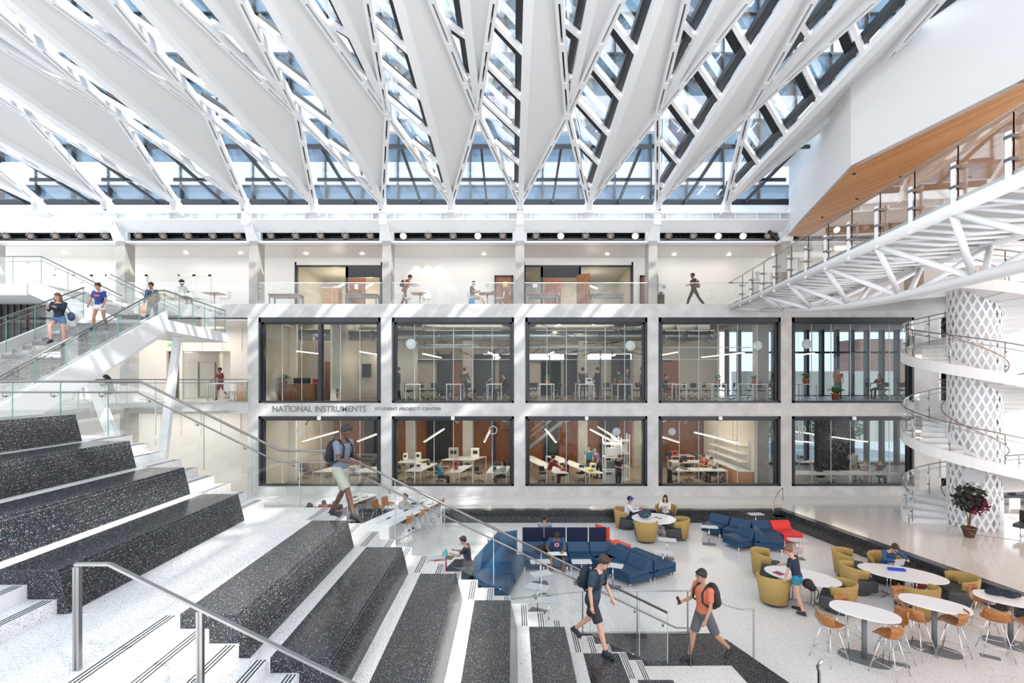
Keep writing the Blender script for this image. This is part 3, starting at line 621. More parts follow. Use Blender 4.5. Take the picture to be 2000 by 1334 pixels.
guard('stair_guard','glass guard with steel handrail on the near side of the upper left stair',[fp(xr(ya),ya),fp(xr(yb),yb-.4),(-12.62,yb,zb),(-13.55,24.2,zb)],side=(-.1,0,0))
guard('stair_guard','glass guard with steel handrail along the far side of the upper left stair',[fp(xl,ya+1),fp(xl,yb)],side=(.1,0,0))
guard('stair_guard','glass guard descending from the gallery to the stair landing at far left',[(-28,19.8,9.36),(-18.2,19.8,9.36),(-15.1,19.8,7.85)],side=(0,.1,0))
guard('stair_guard','far glass guard of the short flight between gallery and stair landing',[(-18.2,23.2,9.36),(-15.1,23.2,7.85)],side=(0,-.1,0))
guard('walkway_guard','glass guard along the curved edge of the middle walkway at left',[(-15.8,18,4.6),(-17.6,23.4,4.6),(-13.4,24.9,4.6),(XC(-2)-.25,24.9,4.6)],side=(0,.1,0))
c=T('slanted_column','white tapered steel prop leaning left under the upper left stair','column',(0,0,0)); 
def tap(p,q,w0,w1,nm,par):
    m=MB(); p=Vector(p);q=Vector(q)
    m.slab([p+Vector((-w0/2,-.1,0)),p+Vector((w0/2,-.1,0)),q+Vector((w1/2,-.1,0)),q+Vector((-w1/2,-.1,0))],(0,.2,0)); return m.build(nm,WM,par)
tap((-11.75,17,0),(-13.95,17,5.6),.5,.28,'shaft',c); MB().bb(-12.15,-11.35,16.7,17.3,0,.03).build('foot_plate',SL,c)
c=T('slanted_column','white tapered steel prop leaning right under the stair landing','column',(0,0,0)); tap((-14.65,21,0),(-13.72,21,7.42),.42,.24,'shaft',c); MB().bb(-15.05,-14.25,20.7,21.3,0,.03).build('foot_plate',SL,c)
S(MB().bb(-24,-12.6,12,14,8.3,8.4).build('trim_18',WM)) if False else None
bk=MB().bb(-24,-20.2,22,22.2,6.2,8.9).build('dark_panel',BK); tag(bk,'black ribbed panel under the gallery slab at far left','panel')
m=MB()
for i in range(14): m.bb(-20.3-i*.28,-20.26-i*.28,21.95,22,6.2,8.9)
m.build('rib',DK,bk)
# ================= bulkhead, bridge, spiral, tower =================
bw=MB(); zb_=12.55
cs=[(11.9,-16),(11.86,11.86),(11.05,16.7),(12.75,22.9),(13.3,24.6),(30,24.6),(30,-16)]
for a,b in zip(cs[:4],cs[1:5]): 
    bw.quad((*a,zb_),(*b,zb_),(*b,15.9),(*a,15.9))
S(bw.build('wall_right',WH))
S(MB().slab([(x,y,zb_) for x,y in cs],(0,0,.1)).build('ceiling.004',WD))
for i,(px,py) in enumerate(((1668,339),(1760,345),(1674,388),(1606,424),(1894,345))):
    y=(zb_-EY)*1000/(740-py); o=MB().cyl(((px-1000)*y/1000,y,zb_-.03),.05,.05,12).build('recessed_spotlight',BK); tag(o,'tiny dark recessed spotlight in the wooden soffit, %s of the visible ones'%ordn(i),'light','recessed spotlights in the wood soffit')
S(MB().bb(11.9,30,-16,24.6,15.9,16).build('trim_20',WH))
# --- bridge ---
bx=lambda y:7.78+.116*y
BR=T('footbridge','white tubular truss footbridge with ribbed underside crossing at upper right','bridge',(0,0,0)); W=2.9
ys=[24.8-i*.5 for i in range(44)]
d0=MB(); d0.slab([(bx(24.96),24.96,9.28),(bx(3),3,9.28),(bx(3)+W,3,9.28),(bx(24.96)+W,24.96,9.28)],(0,0,.08)); d0.build('deck',mat('deck_underside',(.62,.62,.62),.6),BR)
for dx,nm in ((0,'near_edge_tube'),(W,'far_edge_tube')): MB().tube([(bx(y)+dx,y,9.15) for y in (24.88,3)],.13,14).build(nm,WM,BR)
def bz(y): 
    t=max(0,min(1,(25.2-y)/12)); return 9.1-1.1*math.sin(t*PI/2)
yy=[24.9-i*.6 for i in range(38)]
for dx,nm in ((-.17,'bottom_chord'),(.17,'bottom_chord')): MB().tube([(bx(y)+W/2+dx*min(1,(25.2-y)/6),y,bz(y)) for y in yy],.1,12).build(nm,WM,BR)
MB().tube([(bx(24.85),24.85,9.15),(bx(24.85)+W/2,24.85,9.1),(bx(24.85)+W,24.85,9.15)],.12,10).build('end_tube',WM,BR)
tn=[20.85-2.6*i for i in range(7)]; bn=[21.9-2.6*i for i in range(8)]
for i,y in enumerate(tn):
    for dx in (0,W):
        for b in (y+1.15,y-1.45,):
            cx=bx(b)+W/2+(-.12 if dx==0 else .12); MB().tube([(bx(y)+dx,y,9.08),(cx,b,bz(b))],.075,10).build('diagonal',WM,BR)
for y in ys: MB().tube([(bx(y)+.1,y,9.14),(bx(y)+W*.5,y,9.05),(bx(y)+W-.1,y,9.14)],[.04,.055,.04],6).build('rib',WM,BR)
for y in [22+1.3-2.6*i for i in range(8)]:
    MB().tube([(bx(y),y,9.12),(bx(y-1.3)+W,y-1.3,9.12)],.045,6).build('brace',WM,BR)
for sd_,(dx,lab) in enumerate(((0,'near glass balustrade of the footbridge with steel clamps and thin handrail'),(W,'far glass balustrade of the footbridge, seen through the truss'))):
    g=T('bridge_balustrade',lab,'railing',(0,0,0)); y=24.6; n=0
    MB().tube([(bx(25.1)+dx-.03,25.1,10.42),(bx(3)+dx-.03,3,10.42)],.02,8).build('handrail',SL,g)
    while y>3.4:
        y2=y-1.30; a=(bx(y-.015)+dx,y-.015); b=(bx(y2+.015)+dx,y2+.015)
        MB().slab([(*a,9.3),(*b,9.3),(*b,10.40),(*a,10.40)],(.014,0,0)).build('glass_panel',GL,g)
        yp=y2; xp=bx(yp)+dx-.1
        m=MB().bb(xp-.012,xp+.012,yp-.05,yp+.05,9.0,10.05); m.build('post',WM,g)
        for z in (9.55,9.95): MB().bb(xp-.02,xp+.12,yp-.07,yp+.07,z-.028,z+.028).ball((xp+.13,yp,z),.03,8).build('clamp',SLD,g); MB().bb(b[0]-.004,b[0]+.018,b[1]-.008,b[1],9.3,10.4).build('glass_edge',GE2,g); y=y2
# --- perforated drum ---
DC=Vector((17.96,19.9,0)); DR=.83
DRM=mat('pierced_white',(.86,.86,.86),.4)
dt=T('drum_column','tall white drum column pierced with diamond openings','column',DC)
m=MB(); nA=20; dh=.29; nz=int(9.9/dh)
m2=bmesh.new(); me=m.b
# lattice of flat bars curving round the drum
def cp(a,z,r=DR): return Vector((r*math.cos(a),r*math.sin(a),z))
lat=MB()
for s_ in (1,-1):
    for i in range(nA):
        a0=2*PI*i/nA; pts=[]
        for j in range(int(10/.15)+1):
            z=j*.15; a=a0+s_*z/ (2*dh)*(2*PI/nA); pts.append((a,z))
        wA=.042/DR
        for (a,z),(b,z2) in zip(pts,pts[1:]):
            v=[lat.b.verts.new(cp(a-wA,z)),lat.b.verts.new(cp(a+wA,z)),lat.b.verts.new(cp(b+wA,z2)),lat.b.verts.new(cp(b-wA,z2))]; lat.b.faces.new(v)
o=lat.build('lattice_skin',DRM,dt); sm=o.modifiers.new('s','SOLIDIFY'); sm.thickness=.025
MB().lathe([(.62,0),(.62,10)],32).build('inner_core',mat('drum_core',(.80,.81,.84),.5),dt)
MB().lathe([(DR+.012,0),(DR+.012,1.15)],6,a0=R(-75),a1=R(-48)).build('access_panel',DRM,dt)
MB().box((-.55,-.62,2.05),(.62,.03,.5),rz=R(-42)).build('sign_plate',LG,dt)
# --- spiral stair ---
SP=T('spiral_staircase','white helical stair winding up around the pierced drum at right','staircase',DC); RO,RI=2.23,.86; RISE=3.2
a_start=R(170); turns=2.92
NS=int(turns*18); da=2*PI/18
def hz(a): return (a_start-a)/(2*PI)*RISE
tr=MB(); 
for i in range(NS):
    a=a_start-i*da; z=hz(a)+.17
    q=[]; K=4
    for j in range(K+1): q.append((RO*math.cos(a-da*1.08*j/K),RO*math.sin(a-da*1.08*j/K)))
    for j in range(K,-1,-1): q.append((RI*math.cos(a-da*1.08*j/K),RI*math.sin(a-da*1.08*j/K)))
    tr.prism(q,z-.175,z)
tr.build('treads',TS,SP)
def ribbon(r,z0,z1,t,name,mt,N=150):
    m=MB(); pv=None
    for i in range(N+1):
        a=a_start-turns*2*PI*i/N; z=hz(a); c,s_=math.cos(a),math.sin(a)
        ring=[m.b.verts.new((r*c,r*s_,max(0,z+z0))),m.b.verts.new(((r+t)*c,(r+t)*s_,max(0,z+z0))),m.b.verts.new(((r+t)*c,(r+t)*s_,z+z1)),m.b.verts.new((r*c,r*s_,z+z1))]
        if pv:
            for k in range(4): 
                f=m.b.faces.new((pv[k],pv[(k+1)%4],ring[(k+1)%4],ring[k])); f.smooth=False
        pv=ring
    return m.build(name,mt,SP)
ribbon(RO,-.18,.22,.05,'outer_stringer',WM); ribbon(RI-.02,-.18,.22,.03,'inner_stringer',WM)
m=MB(); pv=None
for i in range(151):
    a=a_start-turns*2*PI*i/150; z=max(.01,hz(a)-.17); ring=[m.b.verts.new((RI*math.cos(a),RI*math.sin(a),z)),m.b.verts.new((RO*math.cos(a),RO*math.sin(a),z))]
    if pv: m.b.faces.new((pv[0],pv[1],ring[1],ring[0])).smooth=True
    pv=ring
m.build('soffit',WM,SP)
hp=[(( RO+.02)*math.cos(a_start-turns*2*PI*i/180),(RO+.02)*math.sin(a_start-turns*2*PI*i/180),hz(a_start-turns*2*PI*i/180)+1.27) for i in range(181)]
SG=T('spiral_guard','curved glass guard with steel handrails around the outside of the helical stair','railing',DC)
MB().tube(hp,.022,8).build('top_handrail',HR,SG)
MB().tube([(x*.955,y*.955,z-.18) for x,y,z in hp],.016,6).build('lower_handrail',SL,SG)
ip=[(.98*math.cos(a_start-turns*2*PI*i/150),.98*math.sin(a_start-turns*2*PI*i/150),hz(a_start-turns*2*PI*i/150)+1.1) for i in range(151)]
MB().tube(ip,.018,6).build('inner_handrail',WN,SG)
NP=int(turns*9)
for i in range(NP):
    a=a_start-i*2*PI/9; b=a-2*PI/9+.02; m=MB(); K=5
    for j in range(K):
        u=a+(b-a)*j/K; v=a+(b-a)*(j+1)/K
        m.quad(*[((RO+.02)*math.cos(t),(RO+.02)*math.sin(t),hz(t)+z) for t,z in ((u,.22),(v,.22),(v,1.25),(u,1.25))])
    m.build('glass_panel',GL,SG)
    c_,s_=math.cos(a),math.sin(a); z=hz(a)
    m=MB().tube([(2.14*c_,2.14*s_,z+.05),(2.14*c_,2.14*s_,z+1.27)],.018,6); m.build('post',SL,SG)
    for q in (.45,.95): MB().ball((2.2*c_,2.2*s_,z+q),.035,8).build('clamp',SLD,SG)
# --- right end of the hall ---
m=MB(); m.bb(V(1832,0,27).x,V(1945,0,27).x,26.8,27,0,9.3); m.bb(22,34,26.8,27,0,.5); m.bb(22,34,26.8,27,3.6,4.9); m.bb(22,34,26.8,27,4.9,9.3); m.bb(V(1832,0,27).x-.9,V(1832,0,27).x,26.9,27,0,9.3)
S(m.build('wall_end',WH))
m=MB(); 
for x in (25.5,27.2,29.5): m.bb(x-.12,x+.12,26.8,27,.5,3.6)
S(m.build('trim_19',DK))
m=MB(); m.slab([(19.6,21.5,4.575),(34,17,4.575),(34,27,4.575),(19.0,27,4.575),(19.2,23,4.575)],(0,0,-.5)); m.slab([(20.1,18,9.35),(34,16,9.35),(34,27,9.35),(10.7,25.2,9.35),(13.6,25,9.35),(16,21.8,9.35)],(0,0,-.35)); S(m.build('floor.008',WM))
guard('walkway_guard','glass guard at the edge of the middle walkway behind the pierced drum',[(19.2,23,4.6),(19.6,21.5,4.6),(30,18.2,4.6)])
# --- office tower above the roof ---
TWG=mat('tower_glass',(.10,.165,.23),.15,.1); OT=T('office_tower','blue glass office tower with pale spandrel bands seen through the skylights','building',(0,34,0))
m=MB()
for i,z in enumerate((14.2,18.6,23.0,27.4,31.8,36.2)):
    m.bb(-34,40,0,.3,z,z+1.5)
m.build('spandrel',mat('tower_spandrel',(.42,.45,.49),.5),OT)
m=MB(); m.bb(-34,40,.25,.35,14,41); m.build('glazing',TWG,OT)
m=MB()
for i in range(31): m.bb(-34+i*2.4,-33.92+i*2.4,-.12,.3,14,41)
for z in (16.8,21.2,25.6,30,34.4): m.bb(-34,40,-.06,.3,z,z+.07)
m.build('mullions',DK,OT)
for i in range(26):
    x=rnd.uniform(2,30); z=rnd.choice((17.6,22.0,26.4,30.8))+rnd.uniform(-.3,1.0); L=rnd.uniform(.5,1.3)
    MB().bar((x,.2,z),(x+L*.5,.24,z+L*.6),.07,.03).build('ceiling_lamp',mat('office_glow',(.9,.9,.95),.5,emit=2.2,ecol=(.92,.95,1)),OT)
S(MB().bb(-34,40,25.6,34,13.4,13.6).build('floor.009',mat('terrace',(.45,.46,.48),.7)))
tg=T('terrace_railing','light steel railing along the roof terrace beyond the sloping end glass','railing',(0,27.5,0))
m=MB(); m.bb(-30,30,-.02,.02,15.3,15.34); m.bb(-30,30,-.02,.02,14.9,14.92)
m.build('rail',WM,tg)
m=MB()
for i in range(50): m.bb(-30+i*1.2,-29.96+i*1.2,-.02,.02,13.6,15.3)
m.build('posts',WM,tg)['kind']='stuff'
# ================= PEOPLE =================
def evalmesh(mb,voxel,smooth=2):
    me=bpy.data.meshes.new('t'); bmesh.ops.recalc_face_normals(mb.b,faces=mb.b.faces); mb.b.to_mesh(me); mb.b.free()
    o=bpy.data.objects.new('t',me); C.objects.link(o)
    r=o.modifiers.new('r','REMESH'); r.mode='VOXEL'; r.voxel_size=voxel; r.use_smooth_shade=True
    if smooth: s_=o.modifiers.new('s','SMOOTH'); s_.factor=.5; s_.iterations=smooth
    dg=bpy.context.evaluated_depsgraph_get(); out=bpy.data.meshes.new_from_object(o.evaluated_get(dg)); bpy.data.objects.remove(o); bpy.data.meshes.remove(me)
    for p in out.polygons: p.use_smooth=True
    return out
def mo(name,me,mt,parent):
    me.name=name; me.materials.clear(); me.materials.append(mt); o=bpy.data.objects.new(name,me); C.objects.link(o); o.parent=parent; return o
def cmat(c,rough=.75):
    k='cloth_%02d_%02d_%02d'%tuple(int(v*99) for v in c); return mat(k,c,rough)
SK={'light':mat('skin_light',(.62,.36,.25),.5),'tan':mat('skin_tan',(.45,.24,.15),.5),'brown':mat('skin_brown',(.25,.115,.065),.5),'dark':mat('skin_dark',(.11,.05,.03),.5)}
EYE=mat('eye_dark',(.02,.015,.012),.2); LIP=mat('lip',(.35,.12,.10),.5)
def person(loc,rz,label,h=1.75,lean=0,head=0,turn=0,aL=(8,15,8,0),aR=(8,15,8,0),lL=(0,0),lR=(0,0),seat=None,top=(.1,.1,.2),sleeve='short',bottom='pants',bc=(.03,.03,.04),skin='light',hair='short',hc=(.02,.015,.012),shoe=(.03,.03,.035),near=False,cap=None,fp=(0,0),spl=4,fem=False,z=0,extra=None,hide_legs=False):
    t=T('person',label,'person',Vector(loc),rz); k=h/1.75; vx=(.011 if near else .022)*k; sk=SK[skin]
    D=lambda a,s=0: Vector((0,-math.sin(R(a)),-math.cos(R(a))))
    hipw=.095; TH,SH=.44,.42
    feet=[]; legs=[]
    for sx,(a,b),pt in ((-1,lL,fp[0]),(1,lR,fp[1])):
        hp=Vector((sx*hipw,0,-.02)); kn=hp+Vector((sx*math.sin(R(spl))*TH,0,0))+D(a)*TH; an=kn+D(a-b)*SH
        f=Vector((sx*.12,-math.cos(R(pt)),-math.sin(R(pt)))).normalized(); legs.append((hp,kn,an,f))
        toe=an+f*.17; feet.append(min(an.z-.08*math.cos(R(min(pt,60))),toe.z-.05))
    pz=-min(feet) if seat is None else (seat/k+.10)
    P=Vector((0,0,pz)); up_=Vector((0,-math.sin(R(lean)),math.cos(R(lean)))); fw=Vector((0,-math.cos(R(lean)),-math.sin(R(lean))))
    ch=P+up_*.32; nk=P+up_*.52+fw*.0; hu=Vector((0,-math.sin(R(lean*.6+head)),math.cos(R(lean*.6+head)))); hf=Vector((math.sin(R(turn))*1.0,-math.cos(R(lean*.6+head))*math.cos(R(turn)),-math.sin(R(lean*.6+head))))
    hf.normalize(); hd=nk+hu*.165+hf*.02
    rt=hf.cross(hu).normalized()
    sw=.175 if fem else .195
    arms=[]
    for sx,(s_,e,sp_,iw) in ((-1,aL),(1,aR)):
        sh=nk-up_*.055+Vector((sx*sw,0,0)); d1=Vector((sx*math.sin(R(sp_)),-math.sin(R(s_)),-math.cos(R(s_)))).normalized(); el=sh+d1*.28
        d2=Vector((-sx*math.sin(R(iw)),-math.sin(R(s_+e)),-math.cos(R(s_+e)))).normalized(); wr=el+d2*.25; arms.append((sh,el,wr,d2,sx))
    def loft(mb,secs,n=14):
        pr=None
        for c,rx_,ry_,u in secs:
            fx=Vector((1,0,0)); fy=u.cross(fx).normalized()
            ring=[mb.b.verts.new(c+fx*rx_*math.cos(2*PI*i/n)+fy*ry_*math.sin(2*PI*i/n)) for i in range(n)]
            if pr:
                for i in range(n): mb.b.faces.new((pr[i],pr[(i+1)%n],ring[(i+1)%n],ring[i]))
            else: mb.b.faces.new(ring[::-1])
            pr=ring
        mb.b.faces.new(pr)
    def torso(mb,g,z0=0.,z1=1):
        ww=.125 if fem else .145
        S_=[(-.08,.14+g,.10+g),(.02,.165+g,.115+g),(.12,ww+g,.10+g),(.28,.165+g,.115+g),(.40,.18+g,.115+g),(.47,.16+g,.095+g),(.515,.08+g,.065+g)]
        loft(mb,[(P+up_*a,b,c,up_) for a,b,c in S_ if z0<=a<=z1])
    body=MB(); torso(body,-.012)
    body.tube([nk-up_*.03,nk+hu*.07+hf*.01,hd],[.058,.052,.05],10)
    body.ball(hd+hu*.02,.1,12,(.80,.98,1.12)); body.ball(hd-hu*.055+hf*.03,.062,10,(.95,1,1.05))
    if near or True:
        body.tube([hd+hf*.085+hu*.025,hd+hf*.118-hu*.012],[.010,.019],6)
        for s_ in (-1,1): body.ball(hd+rt*s_*.08-hu*.005,.022,8,(.5,.8,1.2))
    for hp,kn,an,f in legs:
        hp,kn,an=hp+P,kn+P,an+P; mid=kn.lerp(an,.3)
        body.tube([hp,hp.lerp(kn,.5),kn,mid,an,an+f*.03],[.082,.070,.052,.055,.036,.036],10); body.ball(kn,.052,8)
    for sh,el,wr,d2,sx in arms:
        body.ball(sh,.058,8); body.tube([sh,sh.lerp(el,.4),el,el.lerp(wr,.3),wr],[.050,.046,.036,.038,.026],10)
        # palm, four curled fingers and a thumb
        ax=d2.cross(Vector((0,0,1)));  ax=ax.normalized() if ax.length>.1 else Vector((0,1,0)); bx_=ax if abs(d2.z)<.7 else Vector((0,1,0)); bx_=(bx_-d2*bx_.dot(d2)).normalized(); dn=d2.cross(bx_)*(1 if d2.cross(bx_).dot(Vector((-sx,-.2,-.6)))>0 else -1)
        body.tube([wr,wr+d2*.045,wr+d2*.085],[.026,.034,.030],8)
        for j,(o_,L) in enumerate(((-.027,.062),(-.009,.072),(.009,.068),(.026,.052))):
            b0=wr+d2*.08+bx_*o_; body.tube([b0,b0+d2*L*.5+dn*.008,b0+d2*L*.85+dn*.028],[.0105,.0095,.008],6)
        b0=wr+d2*.03+bx_*.026; body.tube([b0,b0+bx_*.022+d2*.03+dn*.01,b0+bx_*.026+d2*.058+dn*.02],[.013,.011,.009],6)
    mo('body',evalmesh(body,vx,1),sk,t)
    # shirt
    m=MB(); torso(m,.012,-.09 if bottom!='dress' else -.09,.48)
    sl=.55 if sleeve=='short' else 1
    if sleeve!='none':
        for sh,el,wr,d2,sx in arms:
            m.ball(sh,.072,8)
            if sleeve=='short': m.tube([sh,sh.lerp(el,.7)],[.064,.062],10)
            else: m.tube([sh,sh.lerp(el,.5),el,el.lerp(wr,.5),wr-d2*.01],[.064,.060,.052,.048,.038],10)
    mo('shirt' if sleeve=='short' else 'top',evalmesh(m,vx*1.2,2),top if not isinstance(top,tuple) else cmat(top),t)
    m=MB(); loft(m,[(P+up_*a,b,c,up_) for a,b,c in ((-.13,.15,.115),(-.04,.178,.128),(.06,.172,.122))]) 
    for hp,kn,an,f in legs:
        hp,kn,an=hp+P,kn+P,an+P
        if bottom=='pants': m.tube([hp,hp.lerp(kn,.5),kn,kn.lerp(an,.4),an],[.098,.086,.07,.068,.055],10); m.ball(kn,.07,8)
        elif bottom=='shorts': m.tube([hp,hp.lerp(kn,.5),hp.lerp(kn,.9)],[.10,.096,.088],10)
        else: m.tube([hp,hp.lerp(kn,.38)],[.10,.105],10)
        m.ball(hp,.10,8)
    mo('trousers' if bottom=='pants' else 'shorts',evalmesh(m,vx*1.2,2),cmat(bc),t)
    for hp,kn,an,f in legs:
        an=an+P; m=MB(); dn=Vector((0,0,-1)); dn=(dn-f*dn.dot(f)).normalized()
        m.tube([an+dn*.035-f*.055,an+dn*.038,an+dn*.045+f*.09,an+dn*.05+f*.17],[.038,.045,.040,.028],10); m.ball(an+dn*.0,.045,8)
        m.bar(an+dn*.075-f*.07,an+dn*.075+f*.18,.075,.02,up=-dn)
        mo('shoe',evalmesh(m,.012*k,1) if near else evalmesh(m,.02,0),cmat(shoe),t)
    hm=cmat(hc,.6); m=MB()
    if hair in('short','bun','long','afro','pony'):
        g=.01 if hair!='afro' else .05
        m.ball(hd+hu*.045-hf*.022,.1+g,12,(.86,.98,1.02)); m.ball(hd+hu*.085+hf*.03,.07+g*.6,10,(1.0,1,.6))
        if hair=='bun': m.ball(hd+hu*.11-hf*.11,.045,8)
        if hair=='pony': m.tube([hd+hu*.04-hf*.10,hd-hu*.05-hf*.14,hd-hu*.18-hf*.12],[.035,.032,.015],8)
        if hair=='long': 
            m.tube([hd-hf*.045+hu*.02,hd-hf*.06-hu*.12,hd-hf*.075-hu*.27],[.10,.098,.06],12)
            for s_ in (-1,1): m.tube([hd+rt*s_*.075+hu*.03,hd+rt*s_*.085-hu*.10,hd+rt*s_*.08-hu*.22],[.035,.03,.02],8)
        b=evalmesh(m,vx,1)
        mo('hair',b,hm,t)
    if cap:
        m=MB(); m.ball(hd+hu*.055-hf*.005,.108,12,(.9,1.0,.85)); m.ball(hd+hu*.062+hf*.10,.075,10,(1,1,.22)); mo('cap',evalmesh(m,vx,1),cmat(cap),t)
    if near:
        for s_ in (-1,1): MB().ball(hd+hf*.089+rt*s_*.032+hu*.022,.010,8).build('eye',EYE,t)
        MB().tube([hd+hf*.088-rt*.02-hu*.05,hd+hf*.097-hu*.052,hd+hf*.088+rt*.02-hu*.05],.006,6).build('mouth',LIP,t)
        for s_ in (-1,1): MB().tube([hd+hf*.092+rt*(s_*.018)+hu*.042,hd+hf*.086+rt*(s_*.05)+hu*.042],.005,5).build('eyebrow',hm,t)
    t.scale=(k,k,k)
    t['head']=0; del t['head']
    J=dict(P=P,up=up_,fw=fw,nk=nk,hd=hd,hf=hf,hu=hu,wrL=arms[0][2],wrR=arms[1][2],hL=arms[0][2]+arms[0][3]*.08,hR=arms[1][2]+arms[1][3]*.08)
    Mx=Matrix.Translation(Vector(loc))@Matrix.Rotation(rz,4,'Z')@Matrix.Diagonal((k,k,k,1))
    J['W']=lambda v: Mx@v
    J['t']=t
    return J
def backpack(J,label,c=(.015,.02,.03),s=1.0,c2=None):
    P,up_,fw=J['P'],J['up'],J['fw']; q=P+up_*.27-fw*.21
    t=T('backpack',label,'backpack',J['t'].location,J['t'].rotation_euler.z); t.scale=J['t'].scale
    m=MB(); 
    for a,rx_,ry_ in ((-.2,.13,.07),): pass
    m.ball(q,.2*s,12,(.78,.52,1.12)); m.ball(q-up_*.10-fw*.05,.15*s,10,(.9,.6,.8)); mo('bag',evalmesh(m,.015,2),cmat(c),t)
    for sx in (-1,1):
        MB().tube([J['nk']-up_*.06-fw*.13+Vector((sx*.09,0,0)),J['nk']+up_*.01+Vector((sx*.10,0,0)),J['nk']-up_*.10+fw*.125+Vector((sx*.12,0,0)),P+up_*.25+fw*.135+Vector((sx*.135,0,0)),P+up_*.14+Vector((sx*.185,0,0)),P+up_*.10-fw*.13+Vector((sx*.12,0,0))],.018,6).build('strap',cmat(c2 or c),t)
    MB().tube([q+up_*.20-Vector((.03,0,0)),q+up_*.25,q+up_*.20+Vector((.03,0,0))],.008,6).build('handle',cmat(c),t)
    return t
def laptop(p,rz,label,c=(.5,.5,.52),scr=(.05,.2,.22)):
    t=T('laptop',label,'laptop',p,rz); MB().bb(-.16,.16,-.11,.11,0,.014).build('keyboard_base',cmat(c,.35),t)
    m=MB(); m.slab([(-.16,-.11,.012),(.16,-.11,.012),(.16,-.17,.215),(-.16,-.17,.215)],(0,-.006,-.002)); m.build('lid',cmat(c,.35),t)
    MB().quad((-.15,-.112,.024),(.15,-.112,.024),(.15,-.1645,.205),(-.15,-.1645,.205)).build('screen',mat('laptop_screen',scr,.2,emit=.35),t); return t
# --- walkers ---
def face(dx,dy): return math.atan2(dx,-dy)     # rz so that local -Y points to (dx,dy)
J=person(G(655,1012,3.15)+Vector((.1,.0,0)),face(1,-.35),'person in grey T-shirt and khaki shorts with backpack, striding on the top bench end',h=1.74,lean=6,head=14,aL=(18,62,6,10),aR=(10,70,6,10),lL=(34,18),lR=(-8,22),fp=(0,18),top=(.13,.16,.21),bottom='shorts',bc=(.36,.38,.30),skin='dark',near=True)
backpack(J,'black and teal backpack worn by the striding person on the top bench',(.01,.014,.018))
m=MB().box((0,0,0),(.16,.09,.012)); o=m.build('phone',BKP); tag(o,'black phone held by the striding person in grey','phone'); o.location=J['W'](J['hR'])+Vector((.02,0,.03)); 
J=person(G(1160,1270,.75)+Vector((0,.12,0)),face(.8,-.6),'person in dark teal T-shirt and black shorts walking down the lower stair',h=1.82,lean=12,head=24,aL=(-6,14,8,0),aR=(8,20,8,0),lL=(26,10),lR=(-16,30),fp=(0,35),top=(.022,.05,.075),bottom='shorts',bc=(.02,.02,.025),skin='light',hair='short',hc=(.05,.03,.022),near=True)
backpack(J,'dark navy backpack worn by the person walking down the stair',(.012,.022,.04))
W3=Vector((3.88,10.35,.006))
J=person(W3,face(-.85,-.3),'bearded person in salmon T-shirt and grey shorts at the foot of the stair',h=1.86,lean=2,head=8,turn=0,aL=(16,68,8,8),aR=(6,20,8,0),lL=(18,4),lR=(-24,22),fp=(0,35),top=(.62,.17,.09),bottom='shorts',bc=(.10,.105,.12),skin='tan',near=True)
m=MB(); m.ball(J['hd']-J['hu']*.075+J['hf']*.045,.052,10,(1,.8,.8)); mo('beard',evalmesh(m,.012,1),cmat((.02,.015,.012)),J['t'])
backpack(J,'large black backpack worn by the person in the salmon T-shirt',(.012,.014,.02),1.15)
o=MB().box((0,0,0),(.075,.012,.15)).build('phone',BKP); tag(o,'black phone held by the person in the salmon T-shirt','phone'); o.location=J['W'](J['hL'])+Vector((-.02,-.02,.05)); o.rotation_euler=(R(-30),0,R(40))
# --- upper stair ---
J=person((-14.55,16.45,zz(16.3)+.02),face(.25,-1),'woman in dark jacket and denim shorts walking down the upper stair',h=1.68,lean=3,head=12,aL=(25,75,10,30),aR=(30,80,8,30),lL=(42,55),lR=(-2,4),fp=(20,0),top=(.02,.022,.035),sleeve='long',bottom='mini',bc=(.09,.17,.33),skin='light',hair='long',hc=(.16,.08,.045),near=True,fem=True)
b=T('shoulder_bag','navy shoulder bag hanging behind the woman on the upper stair','bag',J['W'](J['P'])+Vector((.3,.1,.05))); m=MB(); m.ball((0,0,0),.17,10,(.7,.5,.9)); mo('bag_body',evalmesh(m,.02,1),cmat((.03,.04,.09)),b); MB().tube([(0,0,.12),(-.12,-.05,.35),(-.25,-.02,.5)],.012,6).build('strap',BKP,b)
J=person((-14.3,17.75,zz(17.6)+.02),face(.1,-1),'person in blue printed T-shirt and white shorts walking down the upper stair',h=1.62,lean=3,head=14,aL=(10,20,18,0),aR=(10,20,18,0),lL=(14,10),lR=(-6,26),fp=(0,20),top=(.022,.05,.24),bottom='mini',bc=(.80,.76,.74),skin='tan',hair='bun',hc=(.03,.02,.015),near=True,fem=True)
P,u,f=J['P'],J['up'],J['fw']; MB().slab([P+u*.37+f*.122+Vector((-.10,0,0)),P+u*.37+f*.122+Vector((.10,0,0)),P+u*.31+f*.128+Vector((.10,0,0)),P+u*.31+f*.128+Vector((-.10,0,0))],(0,-.012,0)).build('chest_print',cmat((.75,.10,.09)),J['t'])
J=person((-14.75,21.0,zb+.0),face(-.05,-1),'person in dark hoodie with blue straps standing on the stair landing',h=1.78,lean=3,head=10,aL=(5,12,10,0),aR=(5,12,10,0),lL=(10,6),lR=(-6,12),top=(.022,.024,.035),sleeve='long',bc=(.03,.03,.035),skin='brown',near=True)
backpack(J,'bright blue strapped backpack worn by the person on the landing',(.03,.10,.2),1,(.03,.2,.42))
b=MB().lathe([(.02,0),(.13,.05),(.15,.2),(.09,.34)],12,sy=.4).build('carrier_bag',cmat((.72,.30,.12))); tag(b,'orange and white carrier bag in the hand of the person on the landing','bag'); b.location=J['W'](J['hL'])+Vector((-.03,-.02,-.36))
